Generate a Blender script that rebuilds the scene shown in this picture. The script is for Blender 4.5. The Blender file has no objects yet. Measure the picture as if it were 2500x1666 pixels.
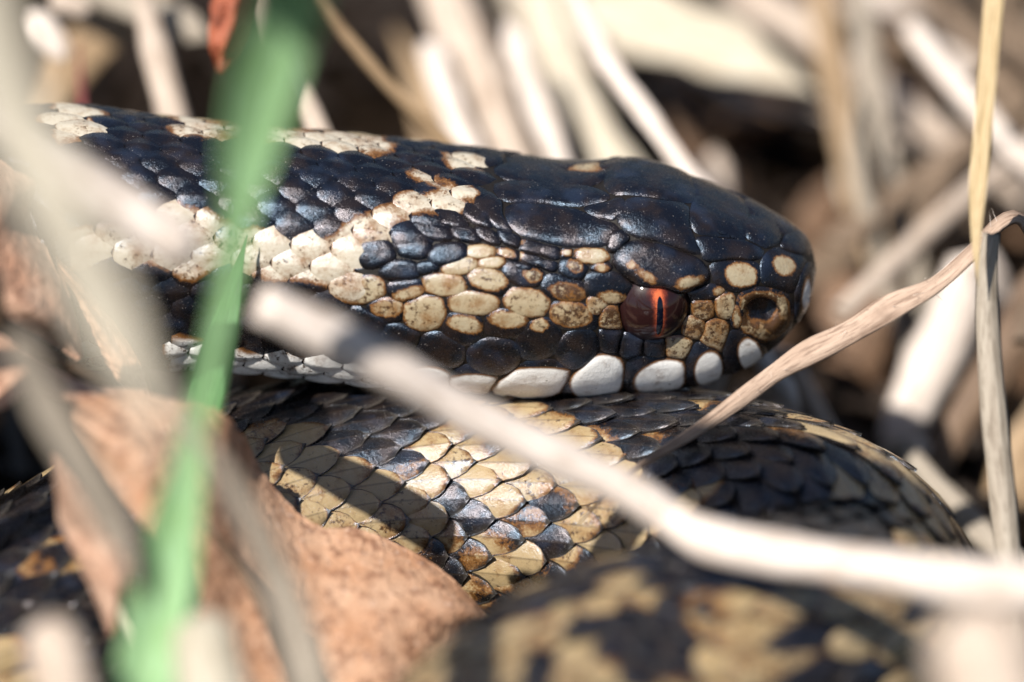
import bpy, math, random
import numpy as np
from mathutils import Vector, Matrix
from mathutils.bvhtree import BVHTree

# ------------------------------------------------------------------ camera, sky, sun, exposure
# Working units are millimetres; every mesh is written in metres.
# Camera frame: u right, v up, w towards the viewer, origin at the snake's head axis.
# Ground frame: X = u, Y = away from the viewer, Z up (ground at Z = 0).
PITCH = math.radians(32.0)
CP, SP = math.cos(PITCH), math.sin(PITCH)
GROUND = 26.0            # mm the origin lies above the ground
DIST = 700.0             # mm from the camera to the origin
PXMM = 30.0              # photograph pixels (2500 wide) per mm at the origin
SCN = bpy.context.scene

def cam2w(u, v, w):
    return (u, -(-v*SP + w*CP), v*CP + w*SP + GROUND)

def w2cam(X, Y, Z):
    z = Z-GROUND; g = -Y
    return (X, z*CP - g*SP, z*SP + g*CP)

def pix(x, y, w=0.0):
    """photograph pixel (2500 wide) at depth w -> world mm"""
    k = (DIST-w)/DIST/PXMM
    return cam2w((x-1250)*k, (833-y)*k, w)

def topix(X, Y, Z):
    u, v, w = w2cam(X, Y, Z)
    k = PXMM*DIST/(DIST-w)
    return 1250+u*k, 833-v*k, w

cam_d = bpy.data.cameras.new('camera')
cam = bpy.data.objects.new('camera', cam_d)
SCN.collection.objects.link(cam)
CAMW = cam2w(0, 0, DIST)
cam.location = [c*0.001 for c in CAMW]
cam.rotation_euler = (math.pi/2-PITCH, 0, 0)
cam_d.sensor_width = 36.0
cam_d.lens = 36.0*DIST/(2500/PXMM)
cam_d.clip_start = 0.02
cam_d.clip_end = 50.0
cam_d.dof.use_dof = True
cam_d.dof.focus_distance = (DIST-7.0)*0.001
cam_d.dof.aperture_fstop = cam_d.lens/34.0
cam_d.dof.aperture_blades = 0
SCN.camera = cam

SUN = Vector((-0.38, -0.45, 0.81)).normalized()    # direction towards the sun
world = bpy.data.worlds.new('World'); SCN.world = world; world.use_nodes = True
wn = world.node_tree.nodes; wl = world.node_tree.links
bg = wn['Background']; sky = wn.new('ShaderNodeTexSky'); sky.sky_type = 'NISHITA'; sky.sun_disc = False
sky.sun_elevation = math.asin(SUN.z); sky.sun_rotation = math.atan2(SUN.x, SUN.y)
wl.new(sky.outputs[0], bg.inputs[0]); bg.inputs[1].default_value = 0.052
sun_d = bpy.data.lights.new('sun', 'SUN'); sun_d.energy = 4.8; sun_d.angle = math.radians(0.53); sun_d.color = (1.0, 0.95, 0.88)
sun = bpy.data.objects.new('sun', sun_d); SCN.collection.objects.link(sun)
sun.rotation_euler = SUN.to_track_quat('Z', 'Y').to_euler(); sun.location = (-0.3, -0.3, 0.7)
SCN.view_settings.view_transform = 'Standard'; SCN.view_settings.look = 'None'
SCN.view_settings.gamma = 1.0; SCN.view_settings.use_curve_mapping = False
SCN.view_settings.exposure = 0.88
SCN.render.engine = 'CYCLES'
SCN.cycles.max_bounces = 8
SCN.cycles.use_denoising = True

rng = random.Random(11)
C = SCN.collection

# ------------------------------------------------------------------ node helpers
class NT:
    def __init__(self, name):
        self.m = bpy.data.materials.new(name); self.m.use_nodes = True
        self.t = self.m.node_tree; self.n = self.t.nodes; self.b = self.n['Principled BSDF']; self.out = self.n['Material Output']
    def link(self, a, b): self.t.links.new(a, b)
    def val(self, node, idx, v):
        if hasattr(v, 'is_output'): self.link(v, node.inputs[idx])
        else: node.inputs[idx].default_value = v
    def math(self, op, a, b=0.0, c=None, clamp=False):
        n = self.n.new('ShaderNodeMath'); n.operation = op; n.use_clamp = clamp
        self.val(n, 0, a); self.val(n, 1, b)
        if c is not None: self.val(n, 2, c)
        return n.outputs[0]
    def mix(self, f, a, b, typ='MIX'):
        n = self.n.new('ShaderNodeMix'); n.data_type = 'RGBA'; n.blend_type = typ
        self.val(n, 0, f)
        for i, v in ((6, a), (7, b)):
            if hasattr(v, 'is_output'): self.link(v, n.inputs[i])
            else: n.inputs[i].default_value = (*v, 1) if len(v) == 3 else v
        return n.outputs[2]
    def noise(self, vec, scale, detail=3.0, rough=0.55, dist=0.0):
        n = self.n.new('ShaderNodeTexNoise'); self.link(vec, n.inputs['Vector'])
        n.inputs['Scale'].default_value = scale; n.inputs['Detail'].default_value = detail
        n.inputs['Roughness'].default_value = rough; n.inputs['Distortion'].default_value = dist
        return n.outputs[0]
    def step(self, v, lo, hi):
        n = self.n.new('ShaderNodeMapRange'); n.interpolation_type = 'SMOOTHSTEP'
        self.val(n, 0, v); n.inputs[1].default_value = lo; n.inputs[2].default_value = hi
        return n.outputs[0]
    def attr(self, name):
        n = self.n.new('ShaderNodeAttribute'); n.attribute_name = name
        return n.outputs['Fac']
    def objmm(self, sc=(1, 1, 1)):
        t = self.n.new('ShaderNodeTexCoord'); m = self.n.new('ShaderNodeMapping')
        m.inputs['Scale'].default_value = [1000*s for s in sc]
        self.link(t.outputs['Object'], m.inputs[0]); return m.outputs[0]
    def uv(self, sc=(1, 1, 1)):
        t = self.n.new('ShaderNodeTexCoord'); m = self.n.new('ShaderNodeMapping')
        m.inputs['Scale'].default_value = sc
        self.link(t.outputs['UV'], m.inputs[0]); return m.outputs[0]
    def bump(self, h, dist, strength=1.0, normal=None):
        n = self.n.new('ShaderNodeBump'); n.inputs['Strength'].default_value = strength
        n.inputs['Distance'].default_value = dist*0.001
        self.link(h, n.inputs['Height'])
        if normal is not None: self.link(normal, n.inputs['Normal'])
        return n.outputs[0]

def mat_scales():
    """black, cream and white snake scale; attributes carry the animal's own markings"""
    k = NT('snake_scale'); p = k.objmm()
    sd, mot, wht, rim, tint, keel = (k.attr(a) for a in ('sd', 'mottle', 'white', 'rim', 'tint', 'keel'))
    n1 = k.noise(p, 0.9, 4.0, 0.65); n2 = k.noise(p, 5.0, 3.0, 0.7); n3 = k.noise(p, 2.0, 3.0, 0.6); n4 = k.noise(p, 0.55, 3.0, 0.6)
    wob = k.math('MULTIPLY', k.math('SUBTRACT', n1, 0.5), 0.6)
    wob = k.math('ADD', wob, k.math('MULTIPLY', k.math('SUBTRACT', n2, 0.5), 0.35))
    amt = k.math('SUBTRACT', 1.0, k.math('MULTIPLY', wht, 0.85))
    d = k.math('ADD', sd, k.math('MULTIPLY', wob, amt))
    dull = k.math('SUBTRACT', 1.0, wht)
    light = k.mix(tint, (0.325, 0.275, 0.185), (0.31, 0.225, 0.115))
    light = k.mix(wht, light, (0.85, 0.84, 0.81))
    light = k.mix(k.math('MULTIPLY', k.step(n3, 0.35, 0.75), k.math('MULTIPLY', dull, 0.5)), light, (0.27, 0.20, 0.11))
    light = k.mix(k.math('MULTIPLY', k.step(n2, 0.52, 0.72), k.math('MULTIPLY', dull, 0.35)), light, (0.20, 0.14, 0.07))
    sm = k.step(k.math('ADD', k.math('ADD', k.math('MULTIPLY', n4, 0.75), k.math('MULTIPLY', n2, 0.25)), k.math('MULTIPLY', mot, 0.20)), 0.50, 0.82)
    light = k.mix(sm, light, k.mix(n1, (0.21, 0.095, 0.022), (0.10, 0.045, 0.013)))
    spot = k.math('ADD', k.math('MULTIPLY', n3, 0.7), k.math('MULTIPLY', n2, 0.3))
    spot = k.step(k.math('ADD', spot, k.math('MULTIPLY', mot, 0.26)), 0.63, 0.76)
    light = k.mix(spot, light, k.mix(n2, (0.09, 0.042, 0.014), (0.02, 0.012, 0.008)))
    m1 = k.step(d, -0.17, 0.02); m2 = k.step(d, -0.03, 0.13)
    amb = k.mix(n1, (0.20, 0.085, 0.02), (0.095, 0.042, 0.013))
    col = k.mix(m1, light, amb)
    black = k.mix(k.step(n4, 0.4, 0.7), (0.0035, 0.0035, 0.005), (0.011, 0.0075, 0.0065))
    black = k.mix(k.math('MULTIPLY', k.step(k.noise(p, 0.35, 2.0, 0.5), 0.52, 0.72), 0.7), black, (0.012, 0.017, 0.031))
    col = k.mix(m2, col, black)
    col = k.mix(k.math('MULTIPLY', rim, 0.25), col, (0.34, 0.30, 0.25))
    col = k.mix(k.math('MULTIPLY', keel, 0.5), col, (0.03, 0.02, 0.012))
    sparkle = k.noise(p, 6.5, 1.0, 0.5); col = k.mix(k.math('MULTIPLY', k.step(sparkle, 0.73, 0.78), 0.6), col, (0.35, 0.32, 0.30))  # small sparkles of light painted into the colour as pale specks
    k.link(col, k.b.inputs['Base Color'])
    r = k.math('ADD', 0.13, k.math('MULTIPLY', n2, 0.24)); k.link(r, k.b.inputs['Roughness'])
    k.b.inputs['Specular IOR Level'].default_value = 0.7
    k.link(k.mix(k.step(n4, 0.35, 0.65), (0.55, 0.75, 1.0), (0.95, 0.88, 0.95)), k.b.inputs['Specular Tint'])
    fine = k.noise(p, 14.0, 2.0, 0.7)
    k.link(k.bump(k.math('ADD', fine, k.math('ADD', k.math('MULTIPLY', n2, 1.5), k.math('MULTIPLY', n1, 3.5))), 0.024, 0.9), k.b.inputs['Normal'])
    return k.m

def mat_skin():
    k = NT('snake_skin'); p = k.objmm(); n = k.noise(p, 1.2, 4.0, 0.6)
    k.link(k.mix(n, (0.004, 0.0035, 0.003), (0.014, 0.010, 0.007)), k.b.inputs['Base Color'])
    k.b.inputs['Roughness'].default_value = 0.5
    k.b.inputs['Specular IOR Level'].default_value = 0.3
    k.link(k.bump(k.noise(p, 4.0, 2.0, 0.6), 0.05), k.b.inputs['Normal'])
    return k.m

def mat_iris():
    k = NT('snake_iris'); p = k.objmm(); glow = k.attr('glow')
    n = k.noise(p, 3.2, 4.0, 0.65); n2 = k.noise(p, 9.0, 3.0, 0.7)
    g = k.math('ADD', glow, k.math('MULTIPLY', k.math('SUBTRACT', n, 0.5), 0.6))
    dark = k.mix(n2, (0.005, 0.003, 0.004), (0.026, 0.008, 0.007))
    c = k.mix(k.step(g, 0.34, 0.9), dark, (0.12, 0.022, 0.012))
    c = k.mix(k.step(k.math('ADD', g, k.math('MULTIPLY', k.math('SUBTRACT', n2, 0.5), 1.3)), 0.66, 1.3), c, (0.50, 0.11, 0.04))
    k.link(c, k.b.inputs['Base Color']); k.b.inputs['Roughness'].default_value = 0.34
    k.b.inputs['Specular IOR Level'].default_value = 0.08; k.b.inputs['Coat Weight'].default_value = 0.8; k.b.inputs['Coat Roughness'].default_value = 0.045
    k.link(k.bump(n2, 0.02, 0.6), k.b.inputs['Normal'])
    return k.m

def mat_pupil():
    k = NT('snake_pupil'); k.b.inputs['Base Color'].default_value = (0.002, 0.003, 0.008, 1)
    k.b.inputs['Roughness'].default_value = 0.12
    return k.m

def mat_straw(name, c1, c2, c3, dirt=0.35, trans=0.12, rough=0.6):
    """dried grass: streaks along the stalk (uv: x round it, y along it in mm)"""
    k = NT(name); u = k.uv((9.0, 0.10, 1)); u2 = k.uv((26.0, 0.35, 1)); p = k.objmm()
    a = k.noise(u, 1.0, 4.0, 0.6); b = k.noise(u2, 1.0, 3.0, 0.6); n = k.noise(p, 0.22, 4.0, 0.6); s = k.noise(p, 2.2, 4.0, 0.7)
    c = k.mix(k.step(a, 0.3, 0.7), c1, c2)
    c = k.mix(k.math('MULTIPLY', k.step(b, 0.48, 0.66), 0.75), c, c3)
    c = k.mix(k.math('MULTIPLY', k.step(n, 0.5, 0.72), dirt), c, c3)
    c = k.mix(k.math('MULTIPLY', k.step(s, 0.62, 0.72), dirt), c, [x*0.35 for x in c3])
    k.link(c, k.b.inputs['Base Color']); k.b.inputs['Roughness'].default_value = rough; k.b.inputs['Specular IOR Level'].default_value = 0.3
    k.link(k.bump(k.math('ADD', a, k.math('MULTIPLY', b, 0.7)), 0.16, 0.9), k.b.inputs['Normal'])
    if trans:
        t = k.n.new('ShaderNodeBsdfTranslucent'); k.link(c, t.inputs[0])
        m = k.n.new('ShaderNodeMixShader'); m.inputs[0].default_value = trans
        k.link(k.b.outputs[0], m.inputs[1]); k.link(t.outputs[0], m.inputs[2]); k.link(m.outputs[0], k.out.inputs[0])
    return k.m

def mat_leaf(name, c1, c2, c3, spk=(0.62, 0.45, 0.36), trans=0.15):
    k = NT(name); p = k.objmm(); u = k.uv()
    a = k.noise(p, 0.16, 5.0, 0.65); b = k.noise(p, 0.7, 5.0, 0.7); s = k.noise(p, 1.7, 3.0, 0.6); f = k.noise(p, 4.0, 3.0, 0.6)
    c = k.mix(k.step(a, 0.35, 0.68), c1, c2)
    c = k.mix(k.math('MULTIPLY', k.step(b, 0.46, 0.66), 0.85), c, c3)
    c = k.mix(k.math('MULTIPLY', k.step(s, 0.60, 0.72), 0.7), c, spk)
    c = k.mix(k.math('MULTIPLY', k.step(f, 0.60, 0.7), 0.5), c, c3)
    k.link(c, k.b.inputs['Base Color']); k.b.inputs['Roughness'].default_value = 0.62
    vo = k.n.new('ShaderNodeTexVoronoi'); vo.feature = 'DISTANCE_TO_EDGE'; k.link(p, vo.inputs['Vector']); vo.inputs['Scale'].default_value = 0.55
    vein = k.math('MULTIPLY', k.step(vo.outputs['Distance'], 0.0, 0.12), -1.0)
    h = k.math('ADD', k.math('MULTIPLY', vein, 0.2), k.math('ADD', b, k.math('MULTIPLY', f, 0.5)))
    k.link(k.bump(h, 0.35, 0.8), k.b.inputs['Normal'])
    t = k.n.new('ShaderNodeBsdfTranslucent'); k.link(c, t.inputs[0])
    m = k.n.new('ShaderNodeMixShader'); m.inputs[0].default_value = trans
    k.link(k.b.outputs[0], m.inputs[1]); k.link(t.outputs[0], m.inputs[2]); k.link(m.outputs[0], k.out.inputs[0])
    return k.m

def mat_ground():
    k = NT('soil'); p = k.objmm(); a = k.noise(p, 0.05, 5.0, 0.65); b = k.noise(p, 0.5, 5.0, 0.7)
    c = k.mix(k.step(a, 0.3, 0.7), (0.004, 0.0025, 0.0015), (0.011, 0.0065, 0.0035))
    c = k.mix(k.math('MULTIPLY', k.step(b, 0.55, 0.75), 0.5), c, (0.022, 0.013, 0.007))
    k.link(c, k.b.inputs['Base Color']); k.b.inputs['Roughness'].default_value = 0.9; k.b.inputs['Specular IOR Level'].default_value = 0.05
    k.link(k.bump(b, 1.2), k.b.inputs['Normal'])
    return k.m

M = dict(
    scale=mat_scales(), skin=mat_skin(), iris=mat_iris(), pupil=mat_pupil(), soil=mat_ground(),
    pink=mat_straw('pink_grey_straw', (0.53, 0.445, 0.375), (0.42, 0.335, 0.265), (0.24, 0.17, 0.12), dirt=0.5),
    white=mat_straw('bleached_straw', (0.72, 0.64, 0.58), (0.60, 0.515, 0.45), (0.34, 0.255, 0.19), dirt=0.4),
    cream=mat_straw('cream_straw', (0.57, 0.51, 0.41), (0.48, 0.42, 0.33), (0.30, 0.24, 0.16), dirt=0.3),
    tan=mat_straw('tan_straw', (0.36, 0.255, 0.155), (0.28, 0.185, 0.10), (0.13, 0.08, 0.04)),
    grey=mat_straw('grey_straw', (0.36, 0.315, 0.255), (0.27, 0.225, 0.175), (0.13, 0.10, 0.07)),
    gold=mat_straw('golden_straw', (0.60, 0.47, 0.285), (0.52, 0.39, 0.215), (0.34, 0.23, 0.11), dirt=0.15),
    brown=mat_straw('brown_stalk', (0.19, 0.125, 0.08), (0.13, 0.08, 0.05), (0.06, 0.035, 0.02)),
    fibre=mat_straw('fibrous_pink_stalk', (0.43, 0.32, 0.245), (0.32, 0.225, 0.165), (0.15, 0.095, 0.065), dirt=0.5, trans=0.05, rough=0.7),
    pale=mat_straw('pale_grey_beige_straw', (0.47, 0.43, 0.35), (0.39, 0.35, 0.275), (0.24, 0.20, 0.14)),
    red=mat_straw('red_stalk', (0.24, 0.055, 0.055), (0.18, 0.04, 0.04), (0.10, 0.03, 0.03)),
    rust=mat_leaf('rust_leaf', (0.33, 0.085, 0.035), (0.22, 0.05, 0.022), (0.09, 0.022, 0.012), spk=(0.50, 0.25, 0.17)),
    green=mat_straw('fresh_grass', (0.35, 0.55, 0.32), (0.27, 0.46, 0.21), (0.21, 0.36, 0.11), dirt=0.35, trans=0.35, rough=0.45),
    shade_grass=mat_straw('shade_blade_grass', (0.13, 0.33, 0.10), (0.10, 0.27, 0.08), (0.07, 0.18, 0.05), dirt=0.1, trans=0.6),
    deep=mat_straw('deep_green_grass', (0.07, 0.19, 0.06), (0.05, 0.14, 0.045), (0.03, 0.08, 0.03), dirt=0.2, trans=0.3, rough=0.5),
    leaf=mat_leaf('beech_leaf', (0.53, 0.33, 0.215), (0.42, 0.215, 0.115), (0.19, 0.085, 0.045)),
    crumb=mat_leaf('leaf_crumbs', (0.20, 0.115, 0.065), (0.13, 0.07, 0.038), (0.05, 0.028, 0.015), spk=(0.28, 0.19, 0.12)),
    leaf2=mat_leaf('pale_leaf', (0.50, 0.33, 0.235), (0.45, 0.24, 0.15), (0.25, 0.125, 0.075)),
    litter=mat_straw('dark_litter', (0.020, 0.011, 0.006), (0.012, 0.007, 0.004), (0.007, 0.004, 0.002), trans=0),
    thatch=mat_straw('thatch', (0.25, 0.185, 0.13), (0.18, 0.125, 0.085), (0.09, 0.058, 0.035)),
)

# ------------------------------------------------------------------ mesh helpers
def mk(name, verts, faces, mat, parent=None, origin=None, attrs=None, uvs=None, smooth=True):
    """verts in world mm; returns a linked object whose origin is the parent's, or `origin`"""
    v = np.asarray(verts, dtype=float)
    if parent is not None: org = np.array(parent['_o'])
    elif origin is not None: org = np.asarray(origin, float)
    else:
        org = v[np.argmin(v[:, 2])]
    me = bpy.data.meshes.new(name)
    me.from_pydata(((v-org)*0.001).tolist(), [], faces)
    if smooth: me.polygons.foreach_set('use_smooth', [True]*len(me.polygons))
    if attrs:
        for a, vals in attrs.items():
            at = me.attributes.new(a, 'FLOAT', 'POINT'); at.data.foreach_set('value', np.asarray(vals, dtype=np.float32))
    if uvs is not None:
        ul = me.uv_layers.new(name='UVMap')
        idx = np.empty(len(me.loops), dtype=np.int32); me.loops.foreach_get('vertex_index', idx)
        ul.data.foreach_set('uv', np.asarray(uvs, dtype=np.float32)[idx].ravel())
    me.materials.append(mat); me.update()
    o = bpy.data.objects.new(name, me); C.objects.link(o)
    if parent is not None: o.parent = parent
    else: o.location = (org*0.001).tolist()
    ORG[o.name] = org
    return o
ORG = {}

def tag(o, label, cat, group=None):
    o['label'] = label; o['category'] = cat
    if group: o['group'] = group
    return o

def catmull(pts, n, closed=False):
    P = np.asarray(pts, float); m = len(P); out = []
    segs = m if closed else m-1
    for i in range(segs):
        if closed: a, b, c, d = P[i-1], P[i], P[(i+1) % m], P[(i+2) % m]
        else: a, b, c, d = P[max(i-1, 0)], P[i], P[i+1], P[min(i+2, m-1)]
        for t in np.linspace(0, 1, n, endpoint=False):
            out.append(0.5*((2*b)+(-a+c)*t+(2*a-5*b+4*c-d)*t*t+(-a+3*b-3*c+d)*t**3))
    if not closed: out.append(P[-1])
    return np.array(out)

def resample(P, n, closed=False):
    Q = np.vstack([P, P[:1]]) if closed else P
    d = np.r_[0, np.cumsum(np.linalg.norm(np.diff(Q[:, :min(3, Q.shape[1])], axis=0), axis=1))]
    t = np.linspace(0, d[-1], n, endpoint=not closed)
    return np.stack([np.interp(t, d, Q[:, k]) for k in range(Q.shape[1])], 1)

def inpoly(x, y, poly):
    c = False; n = len(poly); j = n-1
    for i in range(n):
        xi, yi = poly[i]; xj, yj = poly[j]
        if (yi > y) != (yj > y) and x < (xj-xi)*(y-yi)/(yj-yi)+xi: c = not c
        j = i
    return c

def sdpoly(x, y, poly):
    """signed pixel distance, negative inside"""
    P = np.asarray(poly, float); Q = np.roll(P, -1, axis=0); e = Q-P; w = np.array([x, y])-P
    t = np.clip((w*e).sum(1)/np.maximum((e*e).sum(1), 1e-9), 0, 1)
    d = np.linalg.norm(w-e*t[:, None], axis=1).min()
    return -d if inpoly(x, y, poly) else d

# crop frames used while tracing the photograph: local -> photograph pixels
def frame(ox, oy, s): return lambda pts: [(ox+x*s, oy+y*s) for x, y in pts]
c1 = frame(1250, 350, 800/1930); c2 = frame(850, 300, 700/1568); c3 = frame(100, 200, 800/1568)
c4 = frame(550, 900, 900/2171); c5 = frame(1150, 900, 1350/2353); c6 = frame(0, 800, 1200/2173)
FS = 2500/2353

# ================================================================== GROUND
def ground():
    # a dense patch under the scene in one sheet with a wide apron
    xs = np.r_[-6000, -2500, -900, np.linspace(-400, 400, 81), 900, 2500, 6000]
    ys = np.r_[-6000, -2500, -900, np.linspace(-400, 400, 81), 900, 2500, 6000]
    r = np.random.RandomState(3)
    ph = r.rand(12, 4)
    V = []
    for y in ys:
        for x in xs:
            h = 0
            for a in ph: h += math.sin((x*math.cos(a[0]*6.3)+y*math.sin(a[0]*6.3))*(0.01+0.05*a[1])+a[2]*6.3)*0.35
            far = min(1.0, max(0.0, (y-40)/120.0)) if abs(x) < 900 else 0
            V.append((x, y, h*(1+2*far)-1.5))
    n = len(xs); F = [(i*n+j, i*n+j+1, (i+1)*n+j+1, (i+1)*n+j) for i in range(len(ys)-1) for j in range(n-1)]
    o = mk('ground', V, F, M['soil'], origin=(0, 0, 0)); o['kind'] = 'structure'
ground()

# ================================================================== THE SNAKE
snake = bpy.data.objects.new('snake', None); C.objects.link(snake)
snake.empty_display_size = 0.01
SB = np.array(cam2w(0, -14, -5)); SB[2] = 0
snake.location = (SB*0.001).tolist(); snake['_o'] = SB.tolist()
tag(snake, 'coiled black and cream viper with red slit-pupilled eye resting its head on its own body', 'snake')

# spine control: (world mm centre, half width, half height, superellipse exponent); head from its outline in the photo
HEAD = [  # x, top, bottom in the full view, half width mm, exponent
 (1874.5, 612, 622, .3, 2.0), (1870, 584, 655, 1.7, 2.0), (1860, 558, 692, 2.8, 2.1), (1835, 529, 738, 3.9, 2.3), (1790, 500, 788, 4.9, 2.5),
 (1740, 470, 828, 5.7, 2.6), (1660, 437, 864, 6.6, 2.7), (1590, 408, 888, 7.2, 2.7), (1520, 381, 900, 7.7, 2.7), (1430, 367, 908, 8.4, 2.6),
 (1370, 374, 910, 8.9, 2.6), (1280, 372, 910, 9.5, 2.5), (1150, 351, 906, 10.1, 2.5), (1000, 334, 895, 10.2, 2.4), (850, 320, 882, 9.9, 2.3),
 (700, 306, 868, 9.6, 2.2), (500, 288, 850, 9.6, 2.2), (300, 266, 850, 10.0, 2.2), (100, 250, 850, 10.4, 2.2)]
ctrl = []
for x, t, b, a, n in HEAD:
    E = (b-t)/2*FS/PXMM; m = n/(n-1)
    h = max((max(E**m-(a*SP)**m, 1e-4))**(1/m)/CP, 0.25)
    X, Y, Z = pix(x*FS, (t+b)/2*FS, 0)
    ctrl.append((X, Y, Z, a, h, n))
LOOP = False
for u, g, z, a, h in [
 (-52, -3, 4.5, 10.8, 10.4), (-62, 3, -2, 11.2, 11), (-66, 14, -9, 11.4, 11), (-60, 25, -13.5, 11.5, 11.2), (-48, 28, -15, 11.5, 11), (-37, 21, -15, 11.5, 11),
 (-27, 11.5, -14.8, 11.5, 11), (-17, 5.5, -14.9, 11.5, 11.2), (-6, 3, -15.2, 11.6, 11.3), (4, 2.6, -15.6, 11.6, 11.2),
 (12, 3.6, -15.8, 11.6, 11.2), (19, 6.6, -15.4, 11.6, 11.2), (24, 12, -14.6, 11.5, 11.2), (25.6, 18.5, -14.8, 11.5, 11), (23.5, 26, -15, 11.5, 11), (17, 32, -15, 11.5, 11),
 (9, 36, -15, 11.5, 11), (2, 43, -15, 11.4, 10.8), (-3, 53, -15.5, 11.2, 10.6), (-5, 66, -16, 10.6, 10.2), (-3, 80, -17, 9.2, 9), (4, 94, -18.5, 7, 7), (14, 106, -21, 4.5, 4.5), (26, 114, -23.2, 2.4, 2.4), (38, 118, -25, .4, .4)]:
    if u > 22: LOOP = True
    if LOOP: q = 1.0; dg, dz = (6.5, 3.0) if g < 20 else (6.5+.5*min((g-18)/14, 1), 3.0+4.6*min((g-18)/14, 1))
    if LOOP and g > 56: dz *= max(0, (96-g)/40)
    if not LOOP:
        q = min(max((u+10)/34, 0), 1) if u > -20 and g < 16 else 0; q = q*q*(3-2*q); dg, dz = 6.5*q, 3.0*q
    ctrl.append((u, -(g+dg), z+dz+GROUND, a, h, 2.12))
spine = resample(catmull(ctrl, 24), 1100)
Cn, An, Hn, Nn = spine[:, :3], spine[:, 3], spine[:, 4], spine[:, 5]
arc = np.r_[0, np.cumsum(np.linalg.norm(np.diff(Cn, axis=0), axis=1))]
Tn = np.gradient(Cn, axis=0); Tn /= np.linalg.norm(Tn, axis=1)[:, None]
ker = np.hanning(23); ker /= ker.sum()
Tp = np.vstack([np.repeat(Tn[:1], 11, 0), Tn, np.repeat(Tn[-1:], 11, 0)])
Tn = np.stack([np.convolve(Tp[:, k], ker, 'valid') for k in range(3)], 1)
head_n = int(np.searchsorted(arc, 36))
hx = np.array([-1.0, 0, -0.0])                     # head sections stand square to the view
wgt = np.clip((arc-20)/25, 0, 1)[:, None]
Tn = Tn*wgt + hx*(1-wgt)
Tn /= np.linalg.norm(Tn, axis=1)[:, None]
Zup = np.array([0, 0, 1.0])
Ln = np.cross(Tn, Zup); Ln /= np.linalg.norm(Ln, axis=1)[:, None]    # lateral
Un = np.cross(Ln, Tn)
# for the head (tangent -X) lateral is +-Y; make positive angle point to the viewer there
def sect(f, phi):
    """point and outward normal at fractional station f, angle phi from the back line"""
    i = min(max(int(f), 0), len(Cn)-2); t = f-i
    L = lambda A: A[i]*(1-t)+A[i+1]*t
    c, a, h, n = L(Cn), L(An), L(Hn), L(Nn); U = L(Un); Lt = L(Ln)
    cy, cz = math.cos(phi), math.sin(phi)
    r = (abs(cy/h)**n+abs(cz/a)**n)**(-1/n)
    y, z = r*cy, r*cz
    ny = math.copysign(abs(y/h)**(n-1)/h, y); nz = math.copysign(abs(z/a)**(n-1)/a, z)
    N = U*ny+Lt*nz; N /= np.linalg.norm(N)
    return c+U*y+Lt*z, N
NS = 56
bv = []; bf = []
st = np.unique(np.r_[np.arange(0, 60, 1), np.arange(60, 1100, 2), 1099])
for s in st:
    for k in range(NS): bv.append(sect(s, 2*math.pi*k/NS)[0])
for r in range(len(st)-1):
    for k in range(NS):
        k2 = (k+1) % NS
        bf.append((r*NS+k, r*NS+k2, (r+1)*NS+k2, (r+1)*NS+k))
bf.append(tuple(range(NS-1, -1, -1))); bf.append(tuple((len(st)-1)*NS+k for k in range(NS)))
bv = np.array(bv)
BVH = BVHTree.FromPolygons([tuple(p) for p in bv], bf)
CAMV = Vector(CAMW)

def cast(x, y):
    d = (Vector(pix(x, y, 0))-CAMV).normalized()
    loc, nor, _, _ = BVH.ray_cast(CAMV, d)
    if loc is None: return None
    if nor.dot(d) > 0: nor = -nor
    return np.array(loc), np.array(nor)

def c1p(x, y): return c1([(x, y)])[0]
EYE = c1p(842, 985); NOSTRIL = c1p(1468, 985)
e_loc, e_nor = cast(*EYE); n_loc, n_nor = cast(*NOSTRIL)
# sink the eye socket and the nostril into the body surface
bv2 = bv.copy()
for P0, N0, rad, dep in ((e_loc, e_nor, 3.0, 2.6), (n_loc, n_nor, 1.7, 2.2)):
    d = np.linalg.norm(bv2-P0, axis=1); f = np.clip(1-(d/rad)**2, 0, 1)
    bv2 -= N0*(f*dep)[:, None]
mk('body', bv2, bf, M['skin'], snake)

def smooth_nrm(P):
    """normal of the spine section nearest to P (smooth, unlike the facets)"""
    j = int(np.argmin(np.linalg.norm(Cn-P, axis=1)[:900])); c = Cn[j]; d = P-c
    y = d@Un[j]; z = d@Ln[j]; a, h, n = An[j], Hn[j], Nn[j]
    ny = math.copysign(abs(y/h)**(n-1)/h, y); nz = math.copysign(abs(z/a)**(n-1)/a, z)
    N = Un[j]*ny+Ln[j]*nz; return N/np.linalg.norm(N)

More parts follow.
